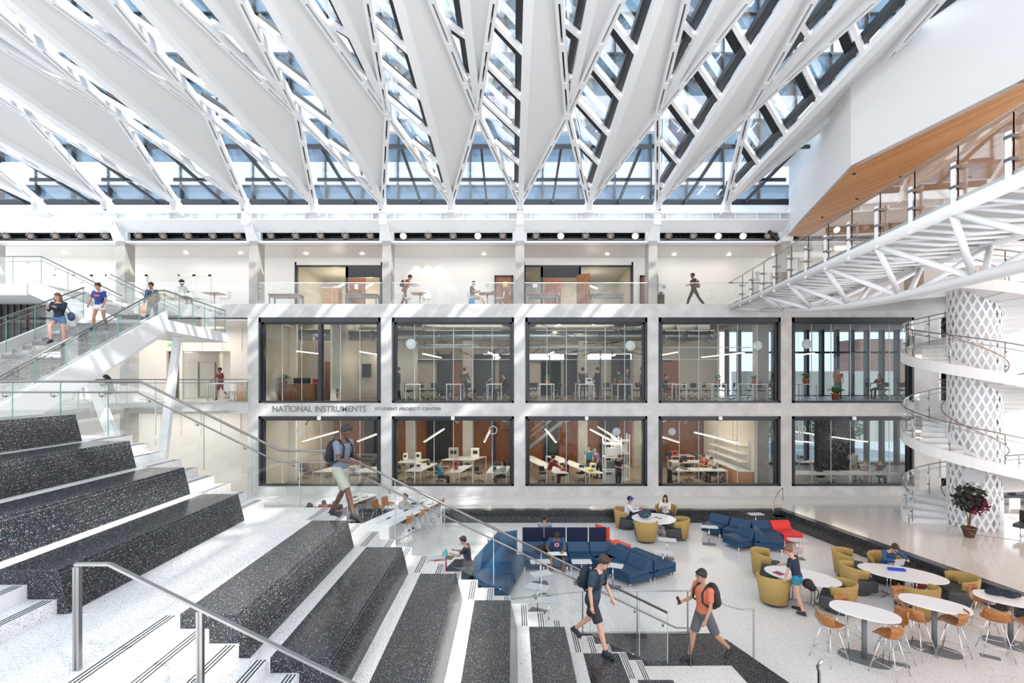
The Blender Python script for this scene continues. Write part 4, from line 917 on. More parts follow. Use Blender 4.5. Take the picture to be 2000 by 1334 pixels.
person((-16.9,26.2,9.36),face(.3,1),'person with a dark afro in a light shirt seated on the gallery behind the stair',h=1.75,seat=.46,lL=(85,80),lR=(80,85),aL=(40,60,8,10),aR=(40,60,8,10),top=(.5,.48,.42),hair='afro',skin='dark')
# --- gallery ---
J=person((V(790,0,26.6).x,26.6,9.36),face(.9,-.1),'person in rust shirt bending over a chair on the gallery',h=1.78,lean=22,head=12,aL=(50,40,10,0),aR=(45,50,10,0),lL=(14,6),lR=(-12,12),top=(.45,.10,.05),bc=(.20,.08,.06),skin='tan')
backpack(J,'small dark backpack on the bending person on the gallery',(.03,.03,.035),.85)
person((V(922,0,26.3).x,26.3,9.36),face(1,-.15),'person in grey T-shirt seated with folded arms at the gallery table',h=1.72,seat=.46,head=22,aL=(28,80,8,35),aR=(28,80,8,35),lL=(84,62),lR=(84,50),top=(.10,.10,.11),bottom='shorts',bc=(.42,.34,.25),skin='light')
J=person((V(1355,0,26.2).x,26.2,9.36),face(-1,-.1),'person with a dark cap striding along the gallery',h=1.78,lean=3,head=5,aL=(-20,30,8,0),aR=(35,40,8,0),lL=(24,4),lR=(-26,14),fp=(0,30),top=(.04,.03,.03),bc=(.02,.02,.025),skin='brown')
backpack(J,'brown backpack on the person striding along the gallery',(.22,.13,.09),.9)
b=T('blue_backpack','bright blue backpack standing under the seated person on the gallery','backpack',(V(922,0,26.1).x,25.9,9.36)); m=MB(); m.ball((0,0,.22),.2,10,(.85,.6,1.1)); mo('bag',evalmesh(m,.02,1),cmat((.02,.20,.45)),b); MB().tube([(-.08,-.1,.1),(-.09,-.14,.25),(-.07,-.08,.38)],.014,6).build('strap',BKP,b)
# --- middle walkway ---
person((V(431,0,27.6).x,27.6,4.58),face(-.6,-1),'person in dark red walking on the middle walkway',h=1.72,lean=4,aL=(30,20,16,0),aR=(-10,20,14,0),lL=(14,6),lR=(-14,20),top=(.16,.02,.03),bottom='shorts',bc=(.16,.03,.04),skin='brown')
person((V(219,0,22.8).x,22.8,4.58),face(-.8,-.5),'person with long dark hair seated on the middle walkway behind the stair prop',h=1.68,seat=.46,lean=14,head=20,aL=(50,60,8,20),aR=(50,60,8,20),lL=(82,60),lR=(82,70),top=(.04,.035,.04),sleeve='long',hair='long',skin='tan',fem=True)
# ================= FURNITURE OF THE SUNKEN FLOOR =================
def rr(w,d,r,n=5,sup=None):
    P=[]
    if sup:
        for i in range(36):
            a=2*PI*i/36; c,s_=math.cos(a),math.sin(a); P.append((w/2*abs(c)**(2/sup)*(1 if c>0 else -1),d/2*abs(s_)**(2/sup)*(1 if s_>0 else -1)))
        return P
    for cx,cy,a0 in ((w/2-r,d/2-r,0),(-w/2+r,d/2-r,90),(-w/2+r,-d/2+r,180),(w/2-r,-d/2+r,270)):
        for i in range(n+1): a=R(a0+90*i/n); P.append((cx+r*math.cos(a),cy+r*math.sin(a)))
    return P
def sofa(loc,rz,label,col=BL,screen=None,w=.75,d=.95,name='sofa_module',cat='sofa'):
    t=T(name,label,cat,loc,rz); h=.42
    MB().bb(-w/2+.006,w/2-.006,-d/2,d/2,.13,h-.14).build('base',col,t,bevel=.012)
    MB().bb(-w/2+.004,w/2-.004,-d/2-.01,d/2-.16,h-.14,h).build('seat',col,t,bevel=.03)
    m=MB(); m.slab([(-w/2+.008,d/2-.34,h-.02),(-w/2+.008,d/2,h-.14),(-w/2+.008,d/2,.66),(-w/2+.008,d/2-.15,.70)],(w-.016,0,0)); m.build('backrest',col,t,bevel=.03)
    for x in (-w/2+.07,w/2-.07):
        for y in (-d/2+.07,d/2-.07): MB().slab([(x-.05,y,.13),(x+.05,y,.13),(x+.012,y,0),(x-.012,y,0)],(0,.012,0)).bb(x-.012,x+.012,y-.02,y+.02,0,.13).build('leg',CH,t)
    if screen: MB().bb(-w/2+.02,w/2-.02,d/2+.0,d/2+.045,.40,1.12).build('privacy_screen',screen,t,bevel=.015)
    return t
def sp(x,y): return (x,y,PZ)
GS='blue modular sofa pieces'
for i,x in enumerate((.71,1.46,2.21,2.96)): sofa(sp(x,16.85),0,'navy-screened blue sofa module, %s from left in the row facing the stair'%ordn(i),screen=BN)
u=Vector((.517,-.856)); n1=Vector((-.856,-.517)); B0=Vector((3.36,17.05))
for i in range(2):
    c=B0+u*(.50+.88*i)+n1*.50; sofa(sp(*c),face(*n1),['blue sofa module of the slanted right arm, next to the corner','blue sofa module of the slanted right arm, nearest the stair, facing the seated reader'][i],w=.87)
for i in range(2):
    c=B0+u*(.50+.88*i)-n1*.50; sofa(sp(*c),face(*(-n1)),['blue sofa module between the orange seat and the outer end of the right arm','blue sofa module backing onto the slanted right arm at its outer end'][i],w=.87)
sofa(sp(3.52,17.78),face(*(-n1)),'orange-red sofa module with tall screen behind the long blue sofa',OG,screen=OG)
sofa(sp(3.02,17.62),face(.4,1),'navy-screened blue sofa module at the back of the sofa corner',BL,screen=BN,w=.6) if False else None
n2=Vector((.972,-.235)); 
for i in range(3):
    p=Vector((-.50-.205*i,16.5-.86*i)); sofa(sp(*(p+n2*.45)),face(*n2),'blue sofa module with tall blue screen, %s from the corner in the left arm'%ordn(i),screen=BL,w=.86)
sofa((-.35,17.35,PZ),face(-.5,1),'blue sofa module turned outwards behind the left corner of the sofa',screen=BL,w=.7)
SLT=mat('slate_fabric',(.055,.07,.085),.8)
for i,(x,y,l) in enumerate(((-1.50,15.85,'slate grey low seat module behind the seated laptop user'),(-1.62,14.95,'slate grey low seat module nearest the stair, outside the blue sofa'))):
    t=T('seat_module',l,'sofa',sp(x,y),face(*(-n2))); MB().bb(-.4,.4,-.42,.42,.12,.42).build('seat',SLT,t,bevel=.03)
    for a in (-.34,.34): 
        for b in (-.36,.36): MB().bb(a-.015,a+.015,b-.015,b+.015,0,.12).build('leg',CH,t)
# right sofa
for i,(x,y,dx,dy,l,c) in enumerate(((8.12,20.35,-.72,-.69,'blue sofa module at the far left end of the right-hand sofa',BL),(8.68,19.72,-.72,-.69,'blue sofa module second from the left end of the right-hand sofa',BL),(8.35,18.72,-.93,-.36,'blue sofa module at the bend of the right-hand sofa, facing left',BL),(9.28,18.55,.93,-.36,'blue sofa module back to back at the bend of the right-hand sofa, facing right',BL),(9.62,19.45,.12,-1,'blue sofa module beside the red seat of the right-hand sofa',BL),(10.38,19.45,.12,-1,'bright red sofa module at the right end of the right-hand sofa',RD))):
    sofa(sp(x,y),face(dx,dy),l,c,w=.78)
# side tables
stb=T('side_table','','table',(0,0,0)); MB().prism(rr(.60,.36,.05),.64,.662).build('table_top',LG,stb,bevel=.004); MB().cyl((0,0,.01),.016,.63,10).build('pole',CH,stb); MB().prism(rr(.46,.32,.03),0,.012).build('base_plate',GM,stb)
ST=Stock(stb)
for px,py,rz,l in ((1055,1097,5,'left of the seated reader, by the left sofa arm'),(1057,1120,25,'second from the back of the three by the left sofa arm'),(1050,1146,-25,'nearest the stair of the three by the left sofa arm'),(1136,1097,0,'directly right of the seated reader'),(1197,1104,-22,'before the slanted right arm of the blue sofa'),(1303,1054,-18,'between the round table and the orange seat'),(1295,1078,-20,'just outside the open end of the blue sofa'),(1385,1029,-15,'at the left end of the right-hand sofa'),(1476,1004,5,'behind the right-hand sofa by the dark border'),(1557,1054,-8,'by the red seat'),(913,1060,0,'behind the laptop user left of the blue sofa'),(850,1089,20,'left of the slate seat, behind the stair'),(1072,1172,-10,'behind the thin pit guard')):
    p=G(px,py,PZ+.65); ST.put((p.x,p.y,PZ),R(rz),'small grey side table '+l,'small side tables on poles')
t=T('red_frame_table','small grey table with a bright red bent frame behind the stair','table',(0,0,0)); a=G(838,1094,.15); b=G(871,1094,.15)
MB().tube([a,b,Vector((b.x+.02,b.y,PZ+.02))],.028,8).build('frame',mat('red_paint',(.55,.02,.03),.4),t)
# club chairs
cl=T('club_chair','','armchair',(0,0,0))
m=MB(); N=22; ri,ro=.33,.395
rings=[]
for i in range(N+1):
    a=R(-106+212*i/N); c,s_=math.sin(a),math.cos(a); zt=.74-.10*(1-math.cos(a))*.5-.0; zb_=.08 if abs(a)<R(62) else .46
    q=[]
    for r,z in ((ri+.0,zb_),(ro-.04,zb_),(ro+.03,zt-.03),(ro+.015,zt),(ri+.05,zt),(ri+.03,zt-.04)): q.append(m.b.verts.new((r*c,r*s_*1.0,z)))
    rings.append(q)
for A,B in zip(rings,rings[1:]):
    for k in range(6): f=m.b.faces.new((A[k],A[(k+1)%6],B[(k+1)%6],B[k])); f.smooth=True
m.b.faces.new(rings[0]); m.b.faces.new(rings[-1][::-1]); m.build('shell_back',MU,cl)
MB().lathe([(.001,.40),(.27,.42),(.315,.40),(.325,.36),(.325,.14),(.30,.09),(.001,.09)],28).box((0,-.16,.25),(.66,.40,.31),bev=.06).build('seat',CG,cl)
MB().lathe([(.001,0),(.27,0),(.30,.04),(.30,.10),(.001,.10)],24).build('base',CG,cl)
CLB=Stock(cl)
def club(x,y,f,l,z=PZ,s=1.1): return CLB.put((x,y,z),face(*f),l,'mustard and charcoal tub chairs',s)
for px,py,f,l in ((1497,1126,(.8,-.35),'far side of the left oval table'),(1512,1178,(.5,.85),'near left side of the left oval table, seen from behind'),(1636,1193,(-.75,.6),'right end of the left oval table, behind the bar table'),(1658,1126,(.8,-.5),'far left of the right oval table'),(1674,1156,(.9,-.1),'left of the right oval table, nearer of the pair'),(1872,1180,(-.9,.25),'right end of the right oval table by the dark border'),(1794,1200,(-.1,1),'near side of the right oval table, behind a bar table')):
    p=G(px,py,PZ); club(p.x,p.y,f,'mustard tub chair at the '+l)
p=G(1741,1142,PZ); club(p.x,p.y+.25,(-.1,-1),'mustard tub chair under the person in blue by the dark border')
for px,py,f,l in ((1221,1031,(.8,-.3),'under the person in the jersey at the round table'),(1301,1024,(-.35,-1),'under the woman in white at the round table'),(1261,1057,(.1,1),'seen from behind at the near side of the round table'),(1323,1052,(-.9,.35),'right of the round table, turned left')):
    p=G(px,py,PZ); club(p.x,p.y,f,'mustard tub chair '+l)
# lounge tables
def oval(px,py,a,b,rz,label,foot=.35):
    p=G(px,py,PZ+.72); t=T('oval_table',label,'table',(p.x,p.y,PZ),R(rz))
    MB().prism([(a*math.cos(2*PI*i/48),b*math.sin(2*PI*i/48)) for i in range(48)],.695,.72).build('tabletop',TT,t,bevel=.008)
    for i,sx in enumerate((-1,1)):
        m=MB()
        for dx,dy in ((-.04,-.04),(.04,-.04),(-.04,.04),(.04,.04)): m.cyl((sx*a*.28+dx,dy,.04),.013,.655,8)
        m.build('pedestal',CH,t); m=MB()
        for an in (60,-60): m.bar((sx*a*.28,0,.03),(sx*(a*.28+.36*math.cos(R(an))),.36*math.sin(R(an)),.02),.04,.03)
        m.bar((sx*a*.28,0,.03),(0,0,.03),.04,.03); m.build('foot',CH,t)
    return p
TO1=oval(1277,1012,.84,.80,0,'round white table with a backpack on it where two people sit talking')
TO2=oval(1566,1124,.95,.60,-40,'white oval lounge table with a magazine, left one, where a woman leans')
TO3=oval(1761,1119,1.03,.63,-35,'white oval lounge table with laptop and blue pouch by the dark border')
def bart(px,py,a,b,rz,label,bx_,by_):
    p=G(px,py,PZ+1.05); q=G(bx_,by_,PZ); t=T('bar_table',label,'table',(q.x,q.y,PZ),R(rz)); MB().prism(rr(2*a,2*b,0,sup=2.5),1.028,1.05).build('tabletop',TT,t,bevel=.006); MB().cyl((0,0,.01),.052,1.02,20).build('column',GM,t); MB().prism(rr(1.5*a,1.45*b,0,sup=2.6),0,.014).build('base_plate',GM,t)
    return q
BT1=bart(1684,1193,.66,.42,-40,'white bar-height table on a grey column, leftmost of the three',1688,1287)
BT2=bart(1824,1176,.66,.42,-40,'white bar-height table on a grey column, middle of the three',1825,1269)
BT3=bart(1962,1170,.66,.42,-40,'white bar-height table on a grey column with a dark jacket, at the right edge',1974,1259)
# stools: bent veneer shell
bsn=T('bar_stool','','stool',(0,0,0))
m=MB(); gr=[]; NU,NV=13,9
prof=[(-.23,.755),(-.19,.775),(-.10,.765),(0,.745),(.09,.742),(.155,.765),(.20,.85),(.225,.94),(.245,1.04)]
for j,(y,z) in enumerate(prof):
    w=[.11,.185,.215,.225,.225,.225,.222,.215,.185][j]; row=[]
    for i in range(NU):
        s_=-1+2*i/(NU-1); back=max(0,(j-3)/5); row.append(m.b.verts.new((w*s_,y-.13*back*s_*s_*(1 if j>3 else 0),z+.05*s_*s_*(1 if 1<j<6 else .25))))
    gr.append(row)
for A,B in zip(gr,gr[1:]):
    for i in range(NU-1): m.b.faces.new((A[i],A[i+1],B[i+1],B[i])).smooth=True
o=m.build('seat_shell',OR,bsn); q=o.modifiers.new('s','SOLIDIFY'); q.thickness=.012
for sx,sy in ((-1,-1),(1,-1),(-1,1),(1,1)): MB().tube([(sx*.09,sy*.08,.74),(sx*.245,sy*.235,0)],.0085,6).build('leg',CH,bsn)
f=.195; MB().tube([(-f,-f+.005,.235),(f,-f+.005,.235),(f,f,.235),(-f,f,.235)],.0075,6,closed=True).build('footrest',CH,bsn)
MB().bb(-.1,.1,-.09,.09,.735,.745).build('seat_plate',CH,bsn)
BSN=Stock(bsn)
def stool(x,y,f,l,g='veneer bar stools at the bar tables',z=PZ,s=(1.14,1.14,1.04)): return BSN.put((x,y,z),face(*f),l,g,s)
for px,py,f,l in ((1620,1290,(.9,.25),'left of the leftmost bar table'),(1654,1262,(.35,-1),'behind the leftmost bar table'),(1747,1285,(-.75,.1),'right of the leftmost bar table'),(1737,1316,(-.5,.9),'in front of the leftmost bar table, lowest in the picture'),(1768,1240,(.5,-.8),'behind the middle bar table'),(1790,1278,(.8,.3),'left of the middle bar table'),(1862,1286,(-.6,.8),'in front of the middle bar table'),(1915,1236,(.5,-.8),'behind the right bar table'),(1944,1280,(.5,.85),'in front of the right bar table'),(2010,1290,(-.3,.9),'cut by the right edge of the picture')):
    p=G(px,py,PZ); stool(p.x,p.y,f,'orange bent-veneer bar stool '+l)
for i,(px,py,l) in enumerate(((1758,1298,'near the lowest bar stool'),(1934,1283,'near the right bar table'))):
    p=G(px,py,PZ+.004); o=MB().box((0,0,0),(.34,.16,.006)).build('floor_hatch',GM); tag(o,'small dark rectangular floor hatch '+l,'floor outlet'); o.location=p; o.rotation_euler=(0,0,R(-35))
# --- high white work tables behind the stair ---
def hightable(x,y,L,w,rz,label):
    t=T('high_table',label,'table',(x,y,PZ),rz); MB().bb(-w/2,w/2,-L/2,L/2,1.0,1.06).build('tabletop',TT,t,bevel=.004)
    for s_ in (-1,1): MB().bb(-w/2,w/2,s_*L/2-.03,s_*L/2+.03,0,1.0).build('end_panel',TT,t)
    MB().bb(-.03,.03,-L/2,L/2,.1,1.0).build('modesty_panel',LG,t)
    MB().bb(-.006,.006,-L/2+.1,L/2-.1,1.06,1.063).build('cable_slot',BKP,t)
    for i in range(3): MB().bb(-.03,.03,-.12+(i-1)*L*.3,.12+(i-1)*L*.3,1.062,1.085).build('power_socket',BKP,t)
    return t
DR1=Vector((-1.15,-3.3)).normalized()
hightable(-4.1,19.8,4.0,1.05,math.atan2(-DR1.x,DR1.y)+PI,'long white high table with open laptop behind the stair, right one')
hightable(-7.15,20.9,4.0,1.1,math.atan2(-DR1.x,DR1.y)+PI,'long white high table behind the stair, left one, where three people bend over their work')
for px,py,f,l in ((793,1062,(-1,.3),'nearest the stair along the right high table'),(817,1047,(-1,.3),'second along the right side of the right high table'),(834,1034,(-1,.3),'third along the right side of the right high table'),(856,1024,(-1,.3),'at the far end of the right high table'),(738,1028,(1,-.3),'on the left side of the right high table'),(757,1021,(1,-.3),'at the far left side of the right high table'),(688,1026,(-1,.3),'right side of the left high table, nearer one'),(706,1018,(-1,.3),'right side of the left high table, farther one')):
    p=G(px,py,PZ); stool(p.x,p.y,f,'tan veneer bar stool '+l,'veneer stools along the high tables')
# ================= people on the sunken floor =================
def at(px,py,z=PZ): p=G(px,py,z); return (p.x,p.y,z)
J=person((1.45,16.75,PZ),face(-.03,-1),'person in blue T-shirt with a round red and white print, reading on the blue sofa',h=1.75,seat=.42,lean=22,head=34,aL=(12,50,32,25),aR=(25,62,14,25),lL=(78,64),lR=(78,72),spl=14,top=(.035,.09,.20),bottom='shorts',bc=(.015,.015,.02),skin='brown',near=True,shoe=(.05,.10,.16))
P,u_,f_=J['P'],J['up'],J['fw']; c_=P+u_*.36+f_*.135
for r_,mt,dd in ((.095,cmat((.65,.03,.05)),0),(.068,TT,.003),(.045,cmat((.65,.03,.05)),.006),(.028,cmat((.02,.05,.25)),.009)):
    m=MB(); ring=[m.b.verts.new(c_+f_*dd+Vector((r_*math.cos(2*PI*i/20),0,0))+u_*r_*math.sin(2*PI*i/20)) for i in range(20)]; m.b.faces.new(ring); m.build('round_chest_print',mt,J['t'])
b=T('open_book','open white binder on the knees of the reader on the blue sofa','book',(1.43,16.17,.16),0); MB().slab([(-.3,-.12,0),(0,-.13,.01),(0,.13,.03),(-.3,.12,.02)],(0,0,.012)).build('left_page',PAP,b); MB().slab([(0,-.13,.01),(.3,-.12,0),(.3,.12,.02),(0,.13,.03)],(0,0,.012)).build('right_page',PAP,b)
b=T('backpack','dark backpack lying on the blue sofa beside the reader','backpack',(.98,16.85,PZ+.5),R(20)); m=MB(); m.ball((0,0,.04),.2,10,(1.3,.8,.75)); mo('bag',evalmesh(m,.02,1),cmat((.012,.015,.02)),b); MB().tube([(-.1,-.15,.05),(0,-.2,.12),(.1,-.15,.05)],.014,6).build('strap',BKP,b)
person((1.15,18.1,PZ),face(.4,1),'person with short black hair, only the head showing above the sofa screens',h=1.7,seat=.46,lL=(85,80),lR=(85,80),aL=(30,50,8,10),aR=(30,50,8,10),top=(.3,.34,.4),skin='tan')
J=person((-1.35,15.75,PZ),face(-.9,.15),'person in dark shirt using a laptop on the slate seat beside the blue sofa',h=1.72,seat=.42,lean=8,head=18,lL=(85,70),lR=(85,70),aL=(40,60,8,10),aR=(40,60,8,10),top=(.05,.06,.09),skin='light')
laptop((-1.93,15.88,PZ+.60),R(-105),'dark laptop with a teal screen in front of the person left of the blue sofa',(.05,.05,.055),(.05,.28,.30))
J=person((at(1222,1033)[0],at(1222,1033)[1],PZ),face(.9,-.25),'person in white jersey with blue number 2 and a blue cap at the round table',h=1.78,seat=.43,lean=14,head=0,aL=(45,60,8,10),aR=(45,60,8,10),lL=(80,70),lR=(80,60),top=(.72,.74,.78),sleeve='long',bc=(.03,.03,.05),skin='tan',near=True,cap=(.02,.06,.40))
tx=bpy.data.curves.new('n','FONT'); tx.body='2'; tx.size=.34; tx.extrude=.004; to=bpy.data.objects.new('n',tx); C.objects.link(to); bpy.context.view_layer.update(); me=bpy.data.meshes.new_from_object(to.evaluated_get(bpy.context.evaluated_depsgraph_get())); bpy.data.objects.remove(to)
o=mo('jersey_number',me,cmat((.02,.08,.45)),J['t']); mm=Matrix((Vector((1,0,0)),J['up'],-J['fw'])).transposed().to_4x4(); mm.translation=J['P']+J['up']*.14-J['fw']*.145+Vector((-.09,0,0)); me.transform(mm)
J=person((at(1300,1027)[0],at(1300,1027)[1],PZ),face(-.55,-1),'woman with long black hair in a white cardigan at the round table',h=1.66,seat=.43,lean=6,head=-2,aL=(40,75,8,25),aR=(40,80,8,25),lL=(82,70),lR=(82,70),top=(.75,.72,.68),sleeve='long',bc=(.04,.04,.05),skin='light',hair='long',near=True,fem=True)
b=T('backpack','grey and black backpack standing on the round table between the two people','backpack',(TO1.x-.35,TO1.y+.0,PZ+.72),R(10)); m=MB(); m.ball((0,0,.17),.2,12,(1.35,.75,.8)); mo('bag',evalmesh(m,.015,1),cmat((.04,.05,.065)),b); MB().tube([(-.15,-.14,.12),(0,-.17,.2),(.12,-.14,.12)],.016,6).build('strap',cmat((.02,.35,.45)),b)
for dx,dy,l in ((.12,.12,'on the far side of the round table'),(.22,-.05,'near the middle of the round table')): o=MB().box((0,0,.006),(.14,.075,.012),bev=.003).build('phone',BKP); tag(o,'black phone lying '+l,'phone'); o.location=(TO1.x+dx,TO1.y+dy,PZ+.721)
# standing woman at the left oval table
p=at(1557,1195)
J=person(p,face(-.62,.75),'woman in navy T-shirt and teal shorts bending over the left oval table',h=1.70,lean=14,head=18,aL=(38,30,10,5),aR=(6,12,12,0),lL=(4,4),lR=(-10,10),spl=7,top=(.012,.02,.045),bottom='mini',bc=(.02,.20,.30),skin='light',hair='bun',hc=(.20,.10,.05),near=True,fem=True)
o=MB().box((0,0,.004),(.2,.26,.008)).build('magazine',cmat((.35,.05,.12))); tag(o,'open magazine with a magenta cover under the hand of the bending woman','magazine'); q=G(1521,1120,PZ+.72); o.location=(q.x,q.y,PZ+.722); o.rotation_euler=(0,0,R(20))
b=T('small_backpack','black bag hanging over the edge of the left oval table beside the woman','bag',(*G(1578,1140,PZ+.72).xy,PZ+.66),0); m=MB(); m.ball((0,0,.06),.15,10,(1,.9,.9)); m.ball((.08,-.05,-.02),.11,8); mo('bag_body',evalmesh(m,.018,1),cmat((.012,.012,.018)),b); MB().tube([(.1,-.1,.05),(.2,-.15,-.1),(.16,-.12,-.3)],.014,6).build('strap',BKP,b)
# person in blue at the right oval table
q=G(1741,1142,PZ)
J=person((q.x,q.y+.22,PZ),face(.02,-1),'person in blue shirt and glasses looking at a phone by the dark border',h=1.78,seat=.44,lean=24,head=30,aL=(52,48,34,44),aR=(52,48,34,44),lL=(82,80),lR=(82,80),top=(.03,.09,.24),sleeve='long',bc=(.03,.03,.04),skin='light',hc=(.06,.03,.02),near=True)
MB().tube([J['hd']+J['hf']*.105+J['hu']*.02+Vector((-.07,0,0)),J['hd']+J['hf']*.125+J['hu']*.02,J['hd']+J['hf']*.105+J['hu']*.02+Vector((.07,0,0))],.006,6).build('glasses',BKP,J['t'])
lp=G(1748,1102,PZ+.72); laptop((lp.x,lp.y-.02,PZ+.721),face(.0,-1)+PI+PI+R(180-8)-PI+R(8),'silver laptop seen from behind on the right oval table',(.48,.48,.50)).rotation_euler=(0,0,R(8))
o=MB().box((0,0,0),(.13,.07,.012)).build('phone',BKP); tag(o,'dark phone in the hands of the person in blue','phone'); o.location=(lp.x+.02,lp.y+.12,PZ+.98); o.rotation_euler=(R(50),0,0)
q=G(1751,1114,PZ+.72); o=MB().box((0,0,.03),(.42,.14,.06),bev=.02).build('pencil_pouch',cmat((.01,.06,.45),.5)); tag(o,'bright blue zip pouch lying on the right oval table','pouch'); o.location=(q.x,q.y,PZ+.722); o.rotation_euler=(0,0,R(-14))
o=MB().ball((0,0,.12),.16,10,(1.4,.8,.75)).build('red_bag',cmat((.22,.04,.03))); tag(o,'rust-red bag on the floor under the right oval table','bag'); q=G(1796,1152,PZ); o.location=(q.x,q.y,PZ)
q=G(1962,1163,PZ+1.05); m=MB(); rn=random.Random(5)
for i in range(16): m.ball((rn.uniform(-.26,.26),rn.uniform(-.13,.13),.04+rn.uniform(0,.04)),rn.uniform(.05,.09),8,(1.5,1,.6))
o=mo('jacket',evalmesh(m,.02,1),cmat((.012,.02,.035)),None); tag(o,'crumpled dark navy jacket lying on the right bar table','jacket'); o.location=(q.x,q.y,PZ+1.05); o.rotation_euler=(0,0,R(-30))
# people at the high tables
for i,(px,py,l,c,hr,fm) in enumerate(((606,972,'long-haired person in black writing at the left high table',(.02,.02,.02),'long',True),(634,967,'person in red shirt writing at the left high table, middle of three',(.40,.03,.03),'short',False),(656,964,'person in black leaning low over the left high table, right of three',(.02,.02,.025),'short',False))):
    p=G(px,py+15,PZ+1.35); person((p.x,p.y+.25,PZ),face(.1,-1),l,h=1.72,seat=.76,lean=34 if i<2 else 44,head=35,aL=(55,50,20,30),aR=(55,50,20,30),lL=(75,80),lR=(75,80),top=c,hair=hr,skin='tan' if i<2 else 'brown',fem=fm)
p=G(787,972,PZ+1.45); person((p.x-.1,p.y,PZ),face(.9,-.4),'person in grey hoodie working on a laptop at the right high table',h=1.72,seat=.76,lean=16,head=20,aL=(45,50,10,10),aR=(45,50,10,10),lL=(75,80),lR=(75,80),top=(.36,.37,.38),sleeve='long',hair='bun',hc=(.10,.04,.02),fem=True)
q=G(808,984,PZ+1.06); laptop((q.x,q.y,PZ+1.061),R(-70)+PI*0,'black open laptop at the far end of the right high table',(.02,.02,.025),(.03,.04,.05)).rotation_euler=(0,0,R(100))
o=MB().box((0,0,.003),(.22,.3,.006)).build('green_folder',cmat((.25,.70,.08))); tag(o,'lime green sheet beside the black laptop on the right high table','paper'); q=G(794,987,PZ+1.06); o.location=(q.x,q.y,PZ+1.062)
# --- right side: handrail, plant, benches ---
t=T('corner_handrail','short cranked steel handrail rising at the far corner of the sunken floor','railing',(0,0,0)); a=V(1511,1015,22.2); 
MB().tube([V(1510,1020,22.2),V(1510,982,22.2),V(1521,960,23.5),V(1527,954,24),V(1529,953,24),(V(1529,953,24).x,24,0)],.02,8).build('rail',SL,t)
PR=T('potted_tree','small potted tree with dark red leaves beside the pierced drum','plant',G(1893,1049,0))
m=MB().lathe([(.001,.02),(.13,0),(.15,.02),(.22,.30),(.24,.30),(.24,.36),(.20,.36),(.19,.30),(.001,.28)],20); m.build('pot',mat('brown_clay',(.12,.06,.04),.7),PR)
m=MB(); rn=random.Random(11)
for i in range(3): m.tube([(rn.uniform(-.05,.05),rn.uniform(-.05,.05),.28),(rn.uniform(-.08,.08),rn.uniform(-.05,.05),.7),(rn.uniform(-.15,.15),rn.uniform(-.15,.15),1.15),(rn.uniform(-.3,.3),rn.uniform(-.2,.2),1.45)],[.022,.02,.016,.01],6)
m.build('trunk',mat('bark',(.20,.12,.07),.8),PR)
m=MB(); blob(m,(0,0,1.42),(.56,.42,.50),620,rn,.085); m.build('dark_foliage',mat('leaf_dark',(.035,.04,.03),.6),PR); m=MB(); blob(m,(.15,-.1,1.15),(.40,.36,.33),260,rn,.08); m.build('red_foliage',mat('leaf_red',(.16,.015,.04),.6),PR)
t=T('rope_rail','low slanted steel rail on the floor before the potted tree','railing',(0,0,0)); MB().tube([G(1850,1035,.0),G(1875,1020,.28),G(1900,1044,.28),G(1995,1056,.28)],.014,6).build('rail',SL,t)
for i,(x,y) in enumerate(((23.6,23.4),)):
    t=T('bench','long dark bench with stacked books beyond the pierced drum','bench',(x,y,0)); MB().bb(-1.6,1.6,-.4,.4,.34,.46).build('seat',CG,t,bevel=.02)
    for sx in (-1.2,0,1.2): MB().bb(sx-.02,sx+.02,-.35,.35,0,.34).build('leg',CH,t)
for i in range(9):
    o=MB().box((0,0,0),(.55+rnd.uniform(-.05,.05),.4,.05)).build('large_book',cmat([(.10,.12,.18),(.2,.12,.10),(.12,.14,.16),(.22,.2,.18)][i%4])); tag(o,'large dark book, %s of nine in the stacks on the long dark bench'%ordn(i),'book','books on the dark bench'); o.location=(22.9+.75*(i%3),23.2,.50+.055*(i//3)); 
t=T('bench','black upholstered bench with backrest at the right edge','bench',(18.9,18.1,0),R(-60)); MB().bb(-.8,.8,-.35,.35,.32,.45).build('seat',CG,t,bevel=.02); MB().bb(-.8,.8,.3,.42,.45,.85).build('backrest',BKP,t,bevel=.02)
for sx in (-.6,.6): MB().tube([(sx,-.3,.32),(sx,-.3,.02),(sx,.3,.02),(sx,.3,.32)],.015,6).build('leg',CH,t)
# ================= gallery: spotlights, tables, chairs =================
def mkspot(lit):
    t=T('spotlight','','spotlight'); 
    MB().lathe([(.001,.16),(.07,.16),(.10,.10),(.15,.04),(.165,-.02),(.165,-.10),(.145,-.10),(.14,-.05)],20).build('housing',BKP,t)
    MB().lathe([(.001,-.075),(.07,-.085),(.118,-.06),(.14,-.05)],20).build('lamp_lens',EMW if lit else LF,t)
    MB().lathe([(.168,-.03),(.178,-.03),(.178,-.05),(.168,-.05)],20).build('chrome_ring',CH,t)
    MB().tube([(-.18,0,0),(-.19,0,.16),(0,0,.24),(.19,0,.16),(.18,0,0)],.012,6).build('yoke',BKP,t); return t
SPA,SPB=Stock(mkspot(False)),Stock(mkspot(True))
lit={(-1,3),(-1,0),(0,1),(0,4),(1,2),(1,3)}
bays=['first','second','third','fourth','fifth','sixth','seventh']
for k in range(-4,3):
    for j in range(5):
        x=XC(k)+.80+1.22*j
        if k==2 and j>1: continue
        st_=SPB if (k,j) in lit else SPA
        o=st_.put((x,YW+.15,12.72),0,'%s slot spotlight, %s of its bay, %s bay from the left'%('glowing warm' if (k,j) in lit else 'unlit black',ordn(j),bays[k+4]),'spotlights in the gallery slot')
        o.rotation_euler=(R(-62),0,R(-x*1.6-4))
